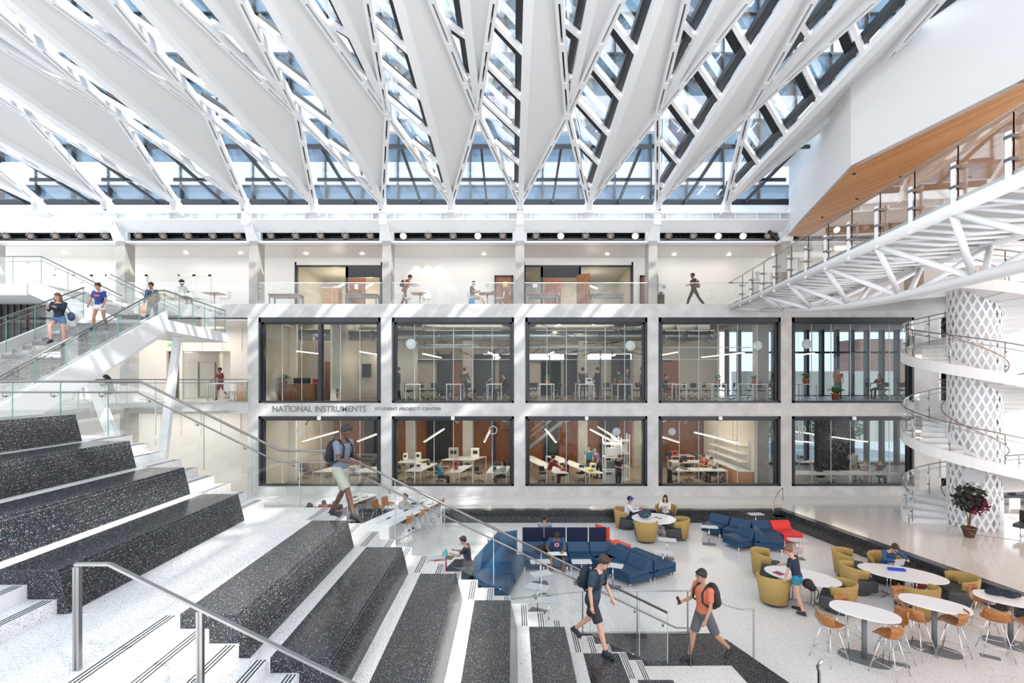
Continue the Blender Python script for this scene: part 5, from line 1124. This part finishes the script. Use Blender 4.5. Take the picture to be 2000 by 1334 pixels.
t=T('projector_spot','long black tubular spotlight tilted at the right end of the slot','spotlight',(XC(2)-.62,YW-.0,12.7)); MB().tube([(-.25,0,.22),(.0,0,0),(.22,0,-.22)],[.07,.10,.11],14).build('housing',BKP,t); MB().tube([(.21,0,-.21),(.23,0,-.23)],.10,14).build('lamp_lens',LF,t); t.rotation_euler=(0,0,0)
for i,px in enumerate((813,835,857)):
    x=V(px,0,28.5).x; l=bpy.data.lights.new('wall_washer_light','SPOT'); l.energy=7; l.spot_size=R(75); l.spot_blend=.6; l.color=(1,.93,.82); l.shadow_soft_size=.03
    o=bpy.data.objects.new('wall_washer_light',l); C.objects.link(o); o.location=(x,28.15,12.3); o.rotation_euler=(R(14),0,0)
dl=MB().lathe([(.001,0),(.07,0),(.09,.01),(.09,.03),(.001,.03)],16).build('downlight',EMD); tag(dl,'','light'); DLS=Stock(dl)
for i,(px,py) in enumerate(((125,494),(363,494),(470,494),(598,495),(707,495),(945,496),(1186,496),(1317,497),(1424,497),(1512,497))):
    y=(12.42-EY)*1000/(740-py); DLS.put(((px-1000)*y/1000,y,12.385),0,'small round downlight glowing in the gallery ceiling, %s from the left'%ordn(i),'downlights in the gallery ceiling')
def chair(shell,seat,name='cafe_chair'):
    t=T(name,'','chair'); m=MB(); gr=[]
    prof=[(-.21,.43,.18),(-.19,.455,.20),(-.05,.445,.21),(.12,.44,.20),(.19,.50,.20),(.22,.62,.205),(.25,.78,.19),(.26,.82,.15)]
    for y,z,w in prof: gr.append([m.b.verts.new((w*(-1+i/2),y-(.05 if z>.5 else 0)*abs(-1+i/2)**2,z+(.04*abs(-1+i/2)**2 if z<.5 else 0))) for i in range(5)])
    for A,B in zip(gr,gr[1:]):
        for i in range(4): m.b.faces.new((A[i],A[i+1],B[i+1],B[i])).smooth=True
    o=m.build('shell',shell,t); q=o.modifiers.new('s','SOLIDIFY'); q.thickness=.012
    MB().box((0,-.04,.462),(.34,.30,.012)).build('seat_pad',seat,t)
    for sx in (-1,1): 
        for sy in (-1,1): MB().tube([(sx*.10,sy*.08,.43),(sx*.20,sy*.21,0)],.011,6).build('leg',CH,t)
    return t
CC=Stock(chair(TT,WO))
def cafe(px,y,zf,f,l,g='pale shell chairs'): CC.put(((px-1000)*y/1000,y,zf),face(*f),l,g)
def ctable(px,y,zf,w,l,h=.74,top=None):
    t=T('cafe_table',l,'table',((px-1000)*y/1000,y,zf)); MB().box((0,0,h-.012),(w,w,.025)).build('tabletop',top or WN,t); MB().cyl((0,0,.01),.03,h-.03,12).build('column',SL,t); MB().lathe([(.001,0),(.24,0),(.24,.012),(.03,.03),(.001,.03)],20).build('base_plate',SL,t)
for px,l in ((419,'on the gallery left of the concrete column, between two pale chairs'),(300,'on the gallery behind the stair landing'),(820,'on the gallery beside the bending person'),(952,'on the gallery in front of the person with folded arms')): ctable(px,26.4,9.36,.85,'small dark square table '+l)
for px,f,l in ((384,(1,0),'left of the square table by the tall concrete column'),(440,(-1,0),'right of the square table by the tall concrete column'),(265,(1,0),'on the gallery behind the upper stair guard'),(335,(-1,0),'behind the landing people'),(796,(1,.1),'gripped by the bending person in rust'),(977,(-1,.1),'facing the person with folded arms'),(920,(1,0),'under the person with folded arms'),(76,(1,0),'on the gallery at far left'),(833,(-.3,1),'right of the table by the bending person')): cafe(px,26.3,9.36,f,'pale shell chair with wooden seat '+l)
def longtable(px0,px1,y,l,h=.66,d=.7,zf=9.36):
    x0,x1=(px0-1000)*y/1000,(px1-1000)*y/1000; w=(x1-x0)/2; t=T('long_table',l,'table',((x0+x1)/2,y,zf)); MB().bb(-w,w,-d/2,d/2,h-.05,h).build('tabletop',WN,t); MB().bb(-w+.05,w-.05,-d/2+.05,d/2-.05,h-.16,h-.06).build('frame',GM,t)
    for sx in (-1,1): MB().bb(sx*(w-.07)-.03,sx*(w-.07)+.03,-d/2+.04,-d/2+.1,0,h-.06).bb(sx*(w-.07)-.03,sx*(w-.07)+.03,d/2-.1,d/2-.04,0,h-.06).build('leg',GM,t)
for a,b,l in ((529,590,'in front of the leftmost gallery meeting room glass'),(679,740,'before the open office door of the left meeting room'),(1028,1090,'before the open door of the right meeting room'),(1153,1217,'right end, before the right meeting room glass')): longtable(a,b,26.3,'long low dark slatted table '+l)
t=T('lectern','oak box lectern with papers on top in front of the left meeting room','lectern',(V(646,0,27).x,27.2,9.36)); MB().bb(-.43,.43,-.3,.3,0,1.12).build('body',WO,t,bevel=.01); MB().bb(-.47,.47,-.33,.33,1.12,1.15).build('top',TT,t); MB().bb(.1,.4,-.1,.2,1.15,1.24).build('paper_stack',PAP,t)
b=MB().lathe([(.15,0),(.19,.02),(.2,.62),(.18,.62),(.17,.05),(.001,.05)],16).build('waste_bin',BKP); tag(b,'black waste bin beside the concrete column at the right of the gallery','bin'); b.location=(V(1290,0,26).x,26,9.36)
for i,(px,py,w,h,c,y) in enumerate(((987,555,.26,.3,(.75,.60,.12),28.38),(952,557,.16,.17,(.6,.6,.58),28.46),(962,557,.16,.17,(.7,.7,.68),28.46),(963,571,.22,.12,(.12,.07,.05),28.46),(1290,556,.17,.2,(.6,.6,.6),28.46),(1297,560,.16,.17,(.35,.35,.35),28.46),(1291,572,.18,.09,(.06,.06,.06),28.46),(696,560,.2,.28,(.85,.84,.8),28.4),(1045,558,.26,.2,(.8,.8,.78),28.4))):
    o=MB().box((0,0,0),(w,.012,h)).build('wall_notice',cmat(c)); tag(o,['yellow notice on the walnut door between the meeting rooms','small grey switch plate left of the walnut door on the gallery','pale switch plate next to the walnut door on the gallery','brown room sign under the switch plates on the gallery','pale plate on the gallery wall above the waste bin','grey patterned plate on the gallery wall above the waste bin','black room sign just over the waste bin','white notice on the walnut door of the left meeting room','pale notice on the glass of the right meeting room'][i],'notice'); o.location=V(px,py,y)
for i,(a,b,ra,rb) in enumerate(((650,671,31,29.2),(1148,1166,29.5,30.6),(703,728,31.5,29.0))):
    p=V(a,(543,586,574)[i] if i!=2 else 574,ra) ; z=11.1
    o=MB().bar(((a-1000)*ra/1000,ra,z),((b-1000)*rb/1000,rb,z),.1,.05).build('linear_pendant',EML); tag(o,['linear pendant lamp in the left meeting room','slanted linear pendant lamp in the right meeting room','linear pendant lamp seen past the walnut door of the left meeting room'][i],'lamp')
ex=MB().bb(-.17,.17,-.03,.03,-.09,.09).build('exit_sign',mat('exit_green',(.10,.45,.12),.5,emit=.5)); tag(ex,'green EXIT sign hanging over the middle walkway','sign'); ex.location=V(335,674,26.5); ex.scale=(1.15,1,1.15)
text('lettering','EXIT',329.5,676.8,5.5,341,TT,y=26.46,dep=.01); e=bpy.data.objects['lettering']; e.parent=ex; e.matrix_parent_inverse=Matrix.Translation(ex.location).inverted()@Matrix.Identity(4); e.scale=(1,1,1)
ex.scale=(1,1,1)
# middle walkway furniture
t=T('work_table','grey metal table with thin legs on the middle walkway','table',(V(432,0,26).x,26,4.58)); MB().bb(-.55,.55,-.35,.35,.86,.9).build('tabletop',LG,t)
for sx in (-1,1):
    for sy in (-1,1): MB().bb(sx*.5-.025,sx*.5+.025,sy*.3-.025,sy*.3+.025,0,.86).build('leg',SL,t)
o=MB().bb(-.25,.25,-.3,.3,0,.95).build('walnut_cabinet',WO); tag(o,'walnut cabinet cut off by the concrete column on the middle walkway','cabinet'); o.location=(V(478,0,26).x,26,4.58)
for px,f,l in ((448,(1,0),'right of the grey metal table on the middle walkway'),(462,(-1,0),'beside the walnut cabinet on the middle walkway')): cafe(px,26.6,4.58,f,'pale shell chair '+l)
for px,f,l in ((174,(1,0),'left of the seated long-haired person'),(234,(-1,0),'under the seated long-haired person'),(160,(1,.3),'farthest left on the middle walkway')): cafe(px,22.6,4.58,f,'pale shell chair '+l)
ctable(196,22.6,4.58,.8,'small grey square table beside the seated long-haired person',top=LG)
# ================= rooms behind the windows =================
for i,(px,py,c) in enumerate(((655,0,0),)): pass
def duct(x0,x1,y,z,r,l,n=0):
    t=T('air_duct',l,'duct',(0,y,z)); MB().tube([(x0,0,0),(x1,0,0)],r,20).build('pipe',DUCT,t)
    k=int((x1-x0)/1.2)
    for i in range(k+1): MB().tube([(x0+i*1.2,0,0),(x0+i*1.2+.06,0,0)],r+.018,20).build('joint_band',DUCT,t)
duct(-11.3,-9.4,27.3,8.05,.30,'large round duct in the leftmost upper window'); duct(-8.7,10.8,27.4,8.02,.29,'long large round duct across the upper windows'); duct(-8.7,11.2,29.2,8.62,.26,'smaller round duct high up behind the long large duct'); duct(-5.9,-1.8,28,7.5,.10,'thin white pipe under the ducts in the second upper window'); duct(.4,6,27.6,7.45,.08,'thin white pipe with lamps in the third upper window')
for i,(x0,x1,y,z) in enumerate(((-6,12.4,26.6,7.33),(-5.9,12.4,30.4,6.85),(-11.6,11.4,30,3.85))): 
    o=MB().bb(x0,x1,y-.02,y+.02,z-.02,z+.02).build('cable_rail',LG); tag(o,['pale horizontal conduit under the upper ducts','pale horizontal rail low in the back of the upper rooms','pale horizontal conduit under the ceiling of the lower rooms'][i],'pipe')
for i in range(12):
    x=-11+1.95*i; t=T('sprinkler_pipe','short red sprinkler pipe under the ceiling behind the upper windows, %s from the left'%ordn(i),'pipe',(x,26.6,8.75),group='red sprinkler pipes'); MB().tube([(-.2,0,.12),(-.2,0,-.05),(.12,0,-.05),(.12,0,.08)],.022,6).build('pipe',mat('red_pipe',(.35,.03,.02),.5),t)
rn=random.Random(21)
o=MB()
for i in range(46):
    x=rn.uniform(-5.5,11); y=rn.uniform(26.5,30); z=rn.uniform(7.0,8.6); o.tube([(x,y,z),(x+rn.uniform(-.6,.6),y+.1,z-rn.uniform(0,.25)),(x+rn.uniform(-1,1),y+.3,z+rn.uniform(-.1,.4))],.018,5)
tag(o.build('hanging_cables',BKP),'tangle of dark cables and hoses hanging among the ducts upstairs','cables',kind='stuff')
o=MB(); 
for i in range(60):
    x=rn.uniform(-11,11); y=rn.uniform(26.2,30); z=rn.uniform(3.4,4.2); a=rn.uniform(-1,1); o.tube([(x,y,z),(x+a,y+rn.uniform(-.5,.5),z-rn.uniform(0,.3)),(x+a*2,y,z+.1)],rn.choice((.02,.03,.05)),6)
tag(o.build('ceiling_pipes',DUCT),'tangle of pipes and hangers under the ceiling of the ground floor rooms','pipes',kind='stuff')
pn=0
for fl,zl,L in ((1,7.12,((580,686,622,691),(703,687,739,693),(826,691,861,701),(954,688,976,712),(1059,698,1081,688),(1156,704,1201,694),(1290,694,1323,688),(1371,698,1453,689),(1556,694,1590,690))),
                (1,8.5,((1086,637,1098,629),(1158,634,1167,629))),
                (0,2.48,((591,862,660,843),(699,862,739,847),(829,863,867,838),(946,863,957,841),(1065,838,1086,864),(1153,839,1200,864),(1168,830,1212,862),(1291,853,1326,864),(1357,845,1441,866),(1553,843,1694,863),(1553,861,1586,865)))):
    for a,b,c,d in L:
        ya=min(34.5,max(25.9,abs(zl-EY)*1000/abs(740-b))); yb=min(34.5,max(25.9,abs(zl-EY)*1000/abs(740-d)))
        p,q=Vector(((a-1000)*ya/1000,ya,zl)),Vector(((c-1000)*yb/1000,yb,zl)); t=T('linear_pendant','slim glowing linear pendant behind the %s %s window from the left, lamp %s of its floor'%('upper' if fl else 'lower',ordn(int((a-494)//260.5)),ordn(L_i) if False else 'number %d'%(pn+1)),'lamp',(p+q)/2)
        t['label']='slim glowing linear pendant behind the %s %s window from the left, near %s'%('upper' if fl else 'lower',ordn(int((a-494)//260.5)),'its left edge' if ((a+c)/2-494)%260.5<90 else ('its middle' if ((a+c)/2-494)%260.5<170 else 'its right edge'))
        if zl>8: t['label']='short lamp high between the ducts of the third upper window, %s one'%('left' if a<1100 else 'right')
        if (a,b)==(1168,830): t['label']='second parallel pendant above the racks in the third lower window'
        if (a,b)==(1553,861): t['label']='short lower pendant at the left edge of the fifth lower window'
        v=(q-p)/2; MB().bar(-v,v,.08,.03).build('diffuser',EML,t); MB().bar(-v+Vector((0,0,.035)),v+Vector((0,0,.035)),.10,.04).build('housing',WM,t)
        for s_ in (-.8,.8): MB().tube([v*s_+Vector((0,0,.05)),v*s_+Vector((0,0,min(1.6,(8.9 if fl else 4.3)-zl)))],.008,5).build('cable',BKP,t); 
        pn+=1
# task chair
tk=T('task_chair','','chair'); MB().lathe([(.001,.46),(.2,.47),(.24,.49),(.235,.53),(.001,.54)],18).build('seat',BKP,tk); m=MB(); m.lathe([(.21,.66),(.225,.72),(.23,.84),(.20,.92)],8,a0=R(40),a1=R(140)); o=m.build('backrest',BKP,tk); q=o.modifiers.new('s','SOLIDIFY'); q.thickness=.03
MB().tube([(0,.05,.46),(0,.22,.5),(0,.225,.7)],.015,6).build('back_support',BKP,tk); MB().cyl((0,0,.1),.025,.37,10).build('gas_lift',CH,tk)
for i in range(5): a=2*PI*i/5; MB().tube([(0,0,.11),(.28*math.cos(a),.28*math.sin(a),.05)],.016,6).ball((.28*math.cos(a),.28*math.sin(a),.03),.03,8).build('leg',BKP,tk)
TK=Stock(tk); cnt={}
def task(px,y,fl,f=None,s=1):
    zf=4.565 if fl else .015; wn_=min(4,int((px-494)//260.5)); key=(fl,wn_); cnt[key]=cnt.get(key,0)+1
    TK.put(((px-1000)*y/1000,y,zf),face(*(f or (rnd.uniform(-1,1),rnd.uniform(-1,1)))),'black task chair behind the %s %s window, %s from its left'%('upper' if fl else 'lower',ordn(wn_),ordn(cnt[key]-1)),'black task chairs in the workrooms',s)
for fl,y0,L in ((1,27.0,(798,826,843,858,878,906,915,928,946,987)),(1,28.2,(1036,1046,1080,1089,1121,1141,1166,1185,1192,1222,1244)),(1,27.6,(1300,1330,1345,1358,1380,1401,1418,1440,1463,1485,1510)),(1,29,(1640,1700,1730,1760)),
                (0,29,(592,645,700,725)),(0,28.2,(775,800,841,857,902,915,935,970,997)),(0,28.2,(1060,1076,1085,1133,1142,1160,1187)),(0,28,(1320,1345,1376,1400,1412)),(0,27.2,(1602,1628,1680,1720))):
    for i,px in enumerate(L): task(px,y0+(i%3)*.55,fl,s=1.0)
def labtable(px0,px1,y,fl,d,l,h=.86,top=LG,shear=0):
    zf=4.565 if fl else .015; x0,x1=(px0-1000)*y/1000,(px1-1000)*y/1000; w=(x1-x0)/2; t=T('work_table',l,'table',((x0+x1)/2,y,zf)); 
    MB().slab([(-w,0,h-.04),(w,0,h-.04),(w+shear,d,h-.04),(-w+shear,d,h-.04)],(0,0,.04)).build('tabletop',top,t)
    for sx in (-1,1):
        for yy_,sh in ((.04,0),(d-.04,shear)): MB().bb(sx*(w-.03)+sh-.022,sx*(w-.03)+sh+.022,yy_-.022,yy_+.022,0,h-.04).build('leg',LG,t)
for i,(px,wn_) in enumerate(((791,1),(871,1),(950,1),(1053,2),(1131,2),(1206,2),(1312,3),(1390,3),(1470,3),(1567,4))):
    labtable(px,px+30,26.1,1,1.7,'white-framed work table end-on behind the %s upper window, %s one'%(ordn(wn_),'only' if wn_==4 else ['left','middle','right'][(i)%3]),.88,TT)
for a,b,y,d,l,sh,top in ((610,652,27.0,1.8,'pale work table in the first lower window, left of the walking person',.6,LG),(678,738,26.9,1.7,'pale work table in the first lower window, right of the walking person',.8,LG),(585,632,30.2,1.0,'orange-topped table at the back of the first lower window',.4,WO),(700,738,30.0,1.6,'dark table with equipment in the first lower window',1.0,BKP),
    (790,822,27.2,2.6,'pale work table at the left of the second lower window',.5,LG),(868,898,26.8,2.4,'cluttered work table in the middle of the second lower window',.5,LG),(949,990,26.7,2.2,'work table at the right of the second lower window',.2,LG),(771,812,30.0,1.4,'work table at the back left of the second lower window',.6,LG),(861,925,31.0,1.4,'long pale work table at the back of the second lower window',.7,LG),
    (1083,1111,26.7,6.0,'long table receding at the left of the third lower window',-1.7,TT),(1151,1180,26.7,6.0,'long table receding in the middle of the third lower window',-1.9,TT),
    (1324,1422,27.3,1.0,'long work table nearest the glass of the fourth lower window',0,LG),(1315,1384,30,1.0,'long work table, second row of the fourth lower window',0,LG),(1312,1358,32.4,1.0,'work table, farthest row of the fourth lower window',0,LG),
    (1553,1660,26.3,1.1,'long grey table along the glass of the fifth lower window, left half',0,LG),(1662,1764,26.3,1.1,'long grey table along the glass of the fifth lower window, right half',0,LG),(1560,1640,30,1.0,'grey table farther back in the fifth lower window',1.2,LG)):
    labtable(a,b,y,0,d,l,.78,top,sh)
# clutter on the lower tables
bx=[]
for i,(px,py,y,w,h,c,l) in enumerate(((792,899,31,.25,.4,(.8,.8,.8),'white machine on the back left table of the second lower window'),(817,893,31,.3,.45,(.75,.74,.72),'second white machine beside it on the back left table'),(818,912,28,.3,.3,(.78,.76,.75),'white box with a red panel on the left table of the second lower window'),(886,890,31.6,.6,.65,(.35,.33,.30),'wooden frame rig on the back table of the second lower window'),(928,893,31.8,.5,.6,(.8,.8,.78),'white sewing-like machine on the back table of the second lower window'),(871,918,27.4,.35,.22,(.45,.2,.12),'brown box on the cluttered middle table'),(890,915,27.8,.25,.5,(.5,.08,.08),'red tool stand on the cluttered middle table'),(966,921,27.2,.18,.25,(.05,.25,.2),'teal bottle on the right table of the second lower window'),
    (1097,905,28.5,.35,.3,(.85,.85,.83),'white box on the left long table of the third lower window'),(1101,914,27.4,.35,.12,(.5,.1,.08),'red tray on the left long table of the third lower window'),(1158,912,27.6,.3,.35,(.85,.84,.8),'white box on the middle long table of the third lower window'),(1154,916,27.2,.3,.1,(.8,.6,.05),'yellow tray on the middle long table of the third lower window'),
    (1317,891,32.7,.45,.3,(.5,.12,.15),'pink toolbox on the farthest table of the fourth lower window'),(1306,893,32.7,.35,.25,(.03,.05,.08),'dark box on the farthest table of the fourth lower window'),(1336,911,30.5,.3,.3,(.05,.06,.08),'dark tablet stand on the second row table of the fourth lower window'),
    (716,890,31,1.3,.35,(.12,.12,.12),'row of dark equipment in the first lower window'),(1563,901,31,.35,.3,(.4,.4,.42),'grey machine at the left of the fifth lower window'),(1150,747,27.5,.35,.3,(.85,.85,.85),'white box between the standing pair upstairs'),(590,747,27.8,.8,.3,(.03,.03,.035),'dark machines on the walnut credenza'),(617,749,27.6,.25,.25,(.5,.03,.05),'red box at the end of the walnut credenza'))):
    m=MB().box((0,0,h/2),(w,.3,h),bev=.02); m.box((0,-.155,h*.6),(w*.6,.01,h*.35),mi=1); o=m.build('equipment_box',[cmat(c),BKP]); tag(o,l,'box'); zt=(.80 if py>790 else 5.45) ; o.location=((px-1000)*y/1000,y,zt)
# window 1 upstairs
o=T('credenza','long walnut credenza with doors behind the first upper window','cabinet',(V(573,0,27.4).x,27.4,4.565)); MB().bb(-1.2,1.2,-.25,.25,.03,.86).build('body',WN,o); 
for i in range(4): MB().bb(-1.17+i*.59,-1.17+i*.59+.56,-.27,-.25,.08,.82).build('cabinet_door',WN,o)
o=T('tall_cabinet','tall walnut cabinet in the right half of the first upper window','cabinet',(V(658,0,28.9).x,28.9,4.565)); MB().bb(-.58,.58,-.3,.3,0,2.1).build('body',WN,o); MB().bb(-.56,-.01,-.32,-.3,.05,2.05).build('cabinet_door',WN,o); MB().bb(.01,.56,-.32,-.3,.05,2.05).build('cabinet_door',WN,o)
for i,(px,py,y,w,l) in enumerate(((552,723,29.9,.85,'black wall screen behind the credenza'),(541,724,29.6,.4,'second black screen turned sideways behind the credenza'),(716,724,29.8,.6,'black wall screen in the right half of the first upper window'))):
    t=T('wall_screen',l,'screen',V(px,py,y),R((0,50,-20)[i])); MB().bb(-w/2,w/2,-.03,.03,-.4,.4).build('bezel',BKP,t); MB().quad((-w/2+.03,-.035,-.37),(w/2-.03,-.035,-.37),(w/2-.03,-.035,.37),(-w/2+.03,-.035,.37)).build('screen_glass',SCR,t)
def plant(px,py,y,l,s=1,n=26):
    t=T('potted_plant',l,'plant',V(px,py,y)); t.scale=(s,s,s)
    MB().lathe([(.001,0),(.10,0),(.14,.22),(.16,.22),(.16,.27),(.13,.27),(.13,.22),(.001,.22)],16).build('pot',TC,t)
    m=MB()
    for i in range(n):
        a=2*PI*i/n*2.4; el=rn.uniform(.3,1.2); L=rn.uniform(.3,.52); d=Vector((math.cos(a),math.sin(a),0)); w=Vector((-d.y,d.x,0))*.035; p0_=Vector((0,0,.24)); p1=p0_+d*L*.5*math.cos(el)+Vector((0,0,L*.6*math.sin(el)+.06)); p2=p0_+d*L*1.0+Vector((0,0,L*.65*math.sin(el)-.03))
        m.quad(p0_-w*.4,p0_+w*.4,p1+w,p1-w); m.b.faces.new([m.b.verts.new(v) for v in (p1-w,p1+w,p2)])
    m.build('leaves',GREENM,t)
for a in ((555,755,27.2,'potted plant with strap leaves on the walnut credenza',1.15),(655,778,26.2,'leafy plant in a terracotta pot on the floor of the first upper window',1.0),(888,750,26.9,'small plant in an orange pot behind the second upper window',.7),(1069,750,26.5,'small orange pot with plant, left table of the third upper window',.8),(1211,750,26.5,'orange pot on the right table of the third upper window',.8),(1402,750,26.5,'plant in an orange pot on the middle table of the fourth upper window',.9),(1473,750,26.5,'plant in an orange pot on the right table of the fourth upper window',.85),(1573,750,26.5,'tall plant in an orange pot on the table of the fifth upper window',1.05),(1631,781,25.9,'large leafy plant in an orange pot on the floor of the fifth upper window',1.25)): plant(*a)
# counters and shelves of the fourth lower window
t=T('lab_counter','long lab counter with wooden cupboards at the right of the fourth lower window','counter',(12.1,27,.015)); MB().bb(-.35,.4,-.5,5.2,.86,.9).build('worktop',LG,t); MB().bb(-.3,.4,-.45,5.15,.05,.86).build('cupboards',WO,t)
for i in range(6): MB().bb(-.33,-.3,-.4+i*.93,.45+i*.93,.1,.82).build('cupboard_door',WO,t)
t=T('wall_shelf','white open wall shelves above the lab counter in the fourth lower window','shelf',(12.3,27,1.3))
for i in range(3): MB().bb(-.25,.2,0,4.5,i*.42,i*.42+.04).build('shelf_board',TT,t)
for i in range(4): MB().bb(.15,.2,i*1.5-.02,i*1.5+.02,-.3,1.1).build('upright',LG,t)
S(MB().bb(12.55,12.7,26.5,33.5,0,4.3).build('wall_lab.001',CREAM))
for j in range(2):
    t=T('equipment_rack',['tall rack of white framed machines at the right of the third lower window','second rack of framed machines deeper in the third lower window'][j],'rack',((5.35,6.1)[j],(27.4,28.8)[j],.015))
    for z in (0,.75,1.5,2.2): MB().bb(-.45,.45,-.35,.35,z,z+.05).build('rack_shelf',TT,t)
    for sx in (-1,1):
        for sy in (-1,1): MB().bb(sx*.43-.03,sx*.43+.03,sy*.33-.03,sy*.33+.03,0,2.6).build('post',TT,t)
    for z in (.15,.9,1.6): MB().bb(-.3,.3,-.2,.2,z,z+.4).build('machine',LG if z!=.9 else GM,t)
t=T('upstairs_steps','dark steel flight with railings at the upper left of the third lower window','staircase',(1.5,31.5,1.4)); MB().slab([(-1.0,0,-.5),(-1.0,0,-.25),(1.7,0,1.9),(1.7,0,1.65)],(0,.08,0)).build('stringer',GM,t); MB().tube([(-1,0,.6),(1.7,0,2.7)],.02,6).build('rail',SL,t); MB().tube([(-1,0,.25),(1.7,0,2.35)],.02,6).build('lower_rail',SL,t)
# server racks with wires behind fifth lower window
t=T('wire_rack','dark rack full of wires and small parts in the fifth lower window','rack',(17.9,28.6,.015)); MB().bb(-.9,.9,-.2,.2,.4,3.6).build('panel',BKP,t)
m=MB()
for i in range(120): x,z=rn.uniform(-.9,.9),rn.uniform(.5,3.5); m.tube([(x,-.22,z),(x+rn.uniform(-.25,.25),-.3,z-.15),(x+rn.uniform(-.3,.3),-.22,z+rn.uniform(-.3,.3))],.012,4)
m.build('wires',mat('wire_grey',(.2,.2,.22),.5),t)
# people behind the glass
def inp(px,py_feet,y,f,l,**k):
    zf=4.565 if py_feet<790 else .015; return person(((px-1000)*y/1000,y,zf),face(*f),l,**k)
std=dict(lL=(4,4),lR=(-4,4)); sit=dict(seat=.5,lL=(82,80),lR=(82,78),aL=(42,55,8,10),aR=(42,55,8,10))
BLK=(.02,.022,.03)
inp(778,783,28.4,(-1,-.2),'bearded person in dark suit standing at the left edge of the second upper window',top=(.02,.03,.06),sleeve='long',aL=(20,60,6,5),aR=(20,60,6,5),**std)
inp(907,783,29.5,(.2,1),'person in grey shirt seen from behind in the second upper window',top=(.12,.12,.11),sleeve='long',aL=(20,40,12,5),aR=(20,40,12,5),**std)
inp(947,783,28,(.9,.2),'person in camouflage-dark shirt bent over a table in the second upper window',top=(.07,.08,.06),sleeve='long',lean=28,head=15,**sit)
inp(985,783,27.2,(-1,-.1),'person in dark shirt with glasses seated typing at the right of the second upper window',top=BLK,**sit)
inp(1138,783,28.5,(.6,.9),'person in dark jacket standing, left of the pair in the third upper window',top=(.05,.055,.06),sleeve='long',aL=(15,50,8,5),aR=(15,50,8,5),**std)
inp(1167,783,28.3,(-.7,.5),'person in navy jacket standing, right of the pair in the third upper window',top=(.015,.025,.05),sleeve='long',aL=(15,60,10,5),aR=(15,60,10,5),**std)
inp(1213,783,29,(-.4,1),'person in black bending over a table in the third upper window, left one',top=BLK,lean=25,**std)
inp(1224,783,29.8,(.5,-.3),'person in black standing close behind in the third upper window',top=(.04,.03,.03),**std)
inp(1254,783,28.6,(-1,0),'blurred person at the right edge of the third upper window',top=(.2,.15,.15),**std)
inp(1300,783,29,(1,-.3),'person seated low at the left of the fourth upper window',top=BLK,**sit)
inp(1489,783,28.2,(-1,-.2),'long-haired person in dark red behind the plant of the fourth upper window',top=(.16,.03,.03),sleeve='long',hair='long',fem=True,**std)
inp(1512,783,28,(-1,.1),'person in a dark coat with light hair at the right of the fourth upper window',top=(.03,.04,.07),sleeve='long',hc=(.4,.3,.18),**std)
inp(1637,783,31,(-.4,-1),'person in rust shirt standing by the dark red partition of the fifth upper window',top=(.35,.06,.03),**std)
inp(1718,783,29.6,(-.9,-.2),'person in black seated against the daylight in the fifth upper window',top=BLK,hair='long',**sit)
inp(696,945,27.6,(-1,-.2),'person in white shirt seated behind the walking person, in the first lower window',top=(.5,.48,.46),**sit)
inp(859,945,26.9,(1,-.1),'person in bright blue shirt seated at the table of the second lower window',top=(.02,.24,.50),**sit)
inp(984,945,27,(-1,-.2),'long-haired person in pale blue seated at the right of the second lower window',top=(.42,.52,.52),sleeve='long',hair='long',fem=True,**sit)
inp(1072,945,26.4,(.9,.2),'person in dark red top and pale trousers leaning on the left long table',top=(.28,.02,.04),sleeve='long',lean=20,aL=(50,20,6,0),aR=(50,20,6,0),bc=(.45,.33,.24),**std)
inp(1107,945,27.6,(-1,-.2),'person in dark rust shirt seated right of the left long table',top=(.12,.04,.03),**sit)
inp(1150,945,30,(-.1,-1),'bearded person in teal shirt standing between the long tables',top=(.03,.20,.26),aL=(15,60,8,5),aR=(15,60,8,5),**std)
inp(1170,945,29.3,(-.8,-.4),'person in purple shirt with a yellow cap bending at the middle long table',top=(.20,.12,.36),lean=25,cap=(.5,.38,.16),**std)
inp(1208,945,26.6,(.5,-1),'person all in black looking at a phone at the right of the third lower window',top=BLK,aL=(12,75,6,15),aR=(12,75,6,15),head=25,**std)
inp(1308,945,26.5,(1,-.1),'person in striped grey shirt bending low at the left of the fourth lower window',top=(.30,.30,.29),sleeve='long',lean=55,aL=(60,20,5,0),aR=(60,20,5,0),**std)
inp(1379,945,29.2,(-.9,-.2),'person in red shirt with dark cap seated in the fourth lower window',top=(.45,.04,.03),lean=15,cap=(.02,.02,.03),**sit)
inp(1396,945,28.4,(-.8,-.3),'person in cream shirt seated right of the red one in the fourth lower window',top=(.5,.44,.34),lean=15,head=20,**sit)
inp(1666,945,28.3,(.2,1),'person in striped shirt seen from behind, standing in the fifth lower window',top=(.4,.40,.38),bc=(.35,.28,.20),aL=(20,60,8,5),aR=(20,60,8,5),**std)
inp(1686,945,27.8,(-.1,-1),'person in grey shirt and cap seated at a laptop in the fifth lower window',top=(.35,.34,.33),cap=(.1,.12,.16),lean=15,head=20,bottom='shorts',bc=(.3,.26,.2),**sit)
inp(1717,945,27.9,(-.3,-1),'person in dark shirt seated at a laptop, right one in the fifth lower window',top=(.08,.08,.09),lean=15,head=20,**sit)
for px,l in ((1697,'silver laptop before the person in the grey cap'),(1730,'dark laptop before the right seated person in the fifth lower window')): laptop(((px-1000)*26.9/1000,26.9,.80),R(10),l)
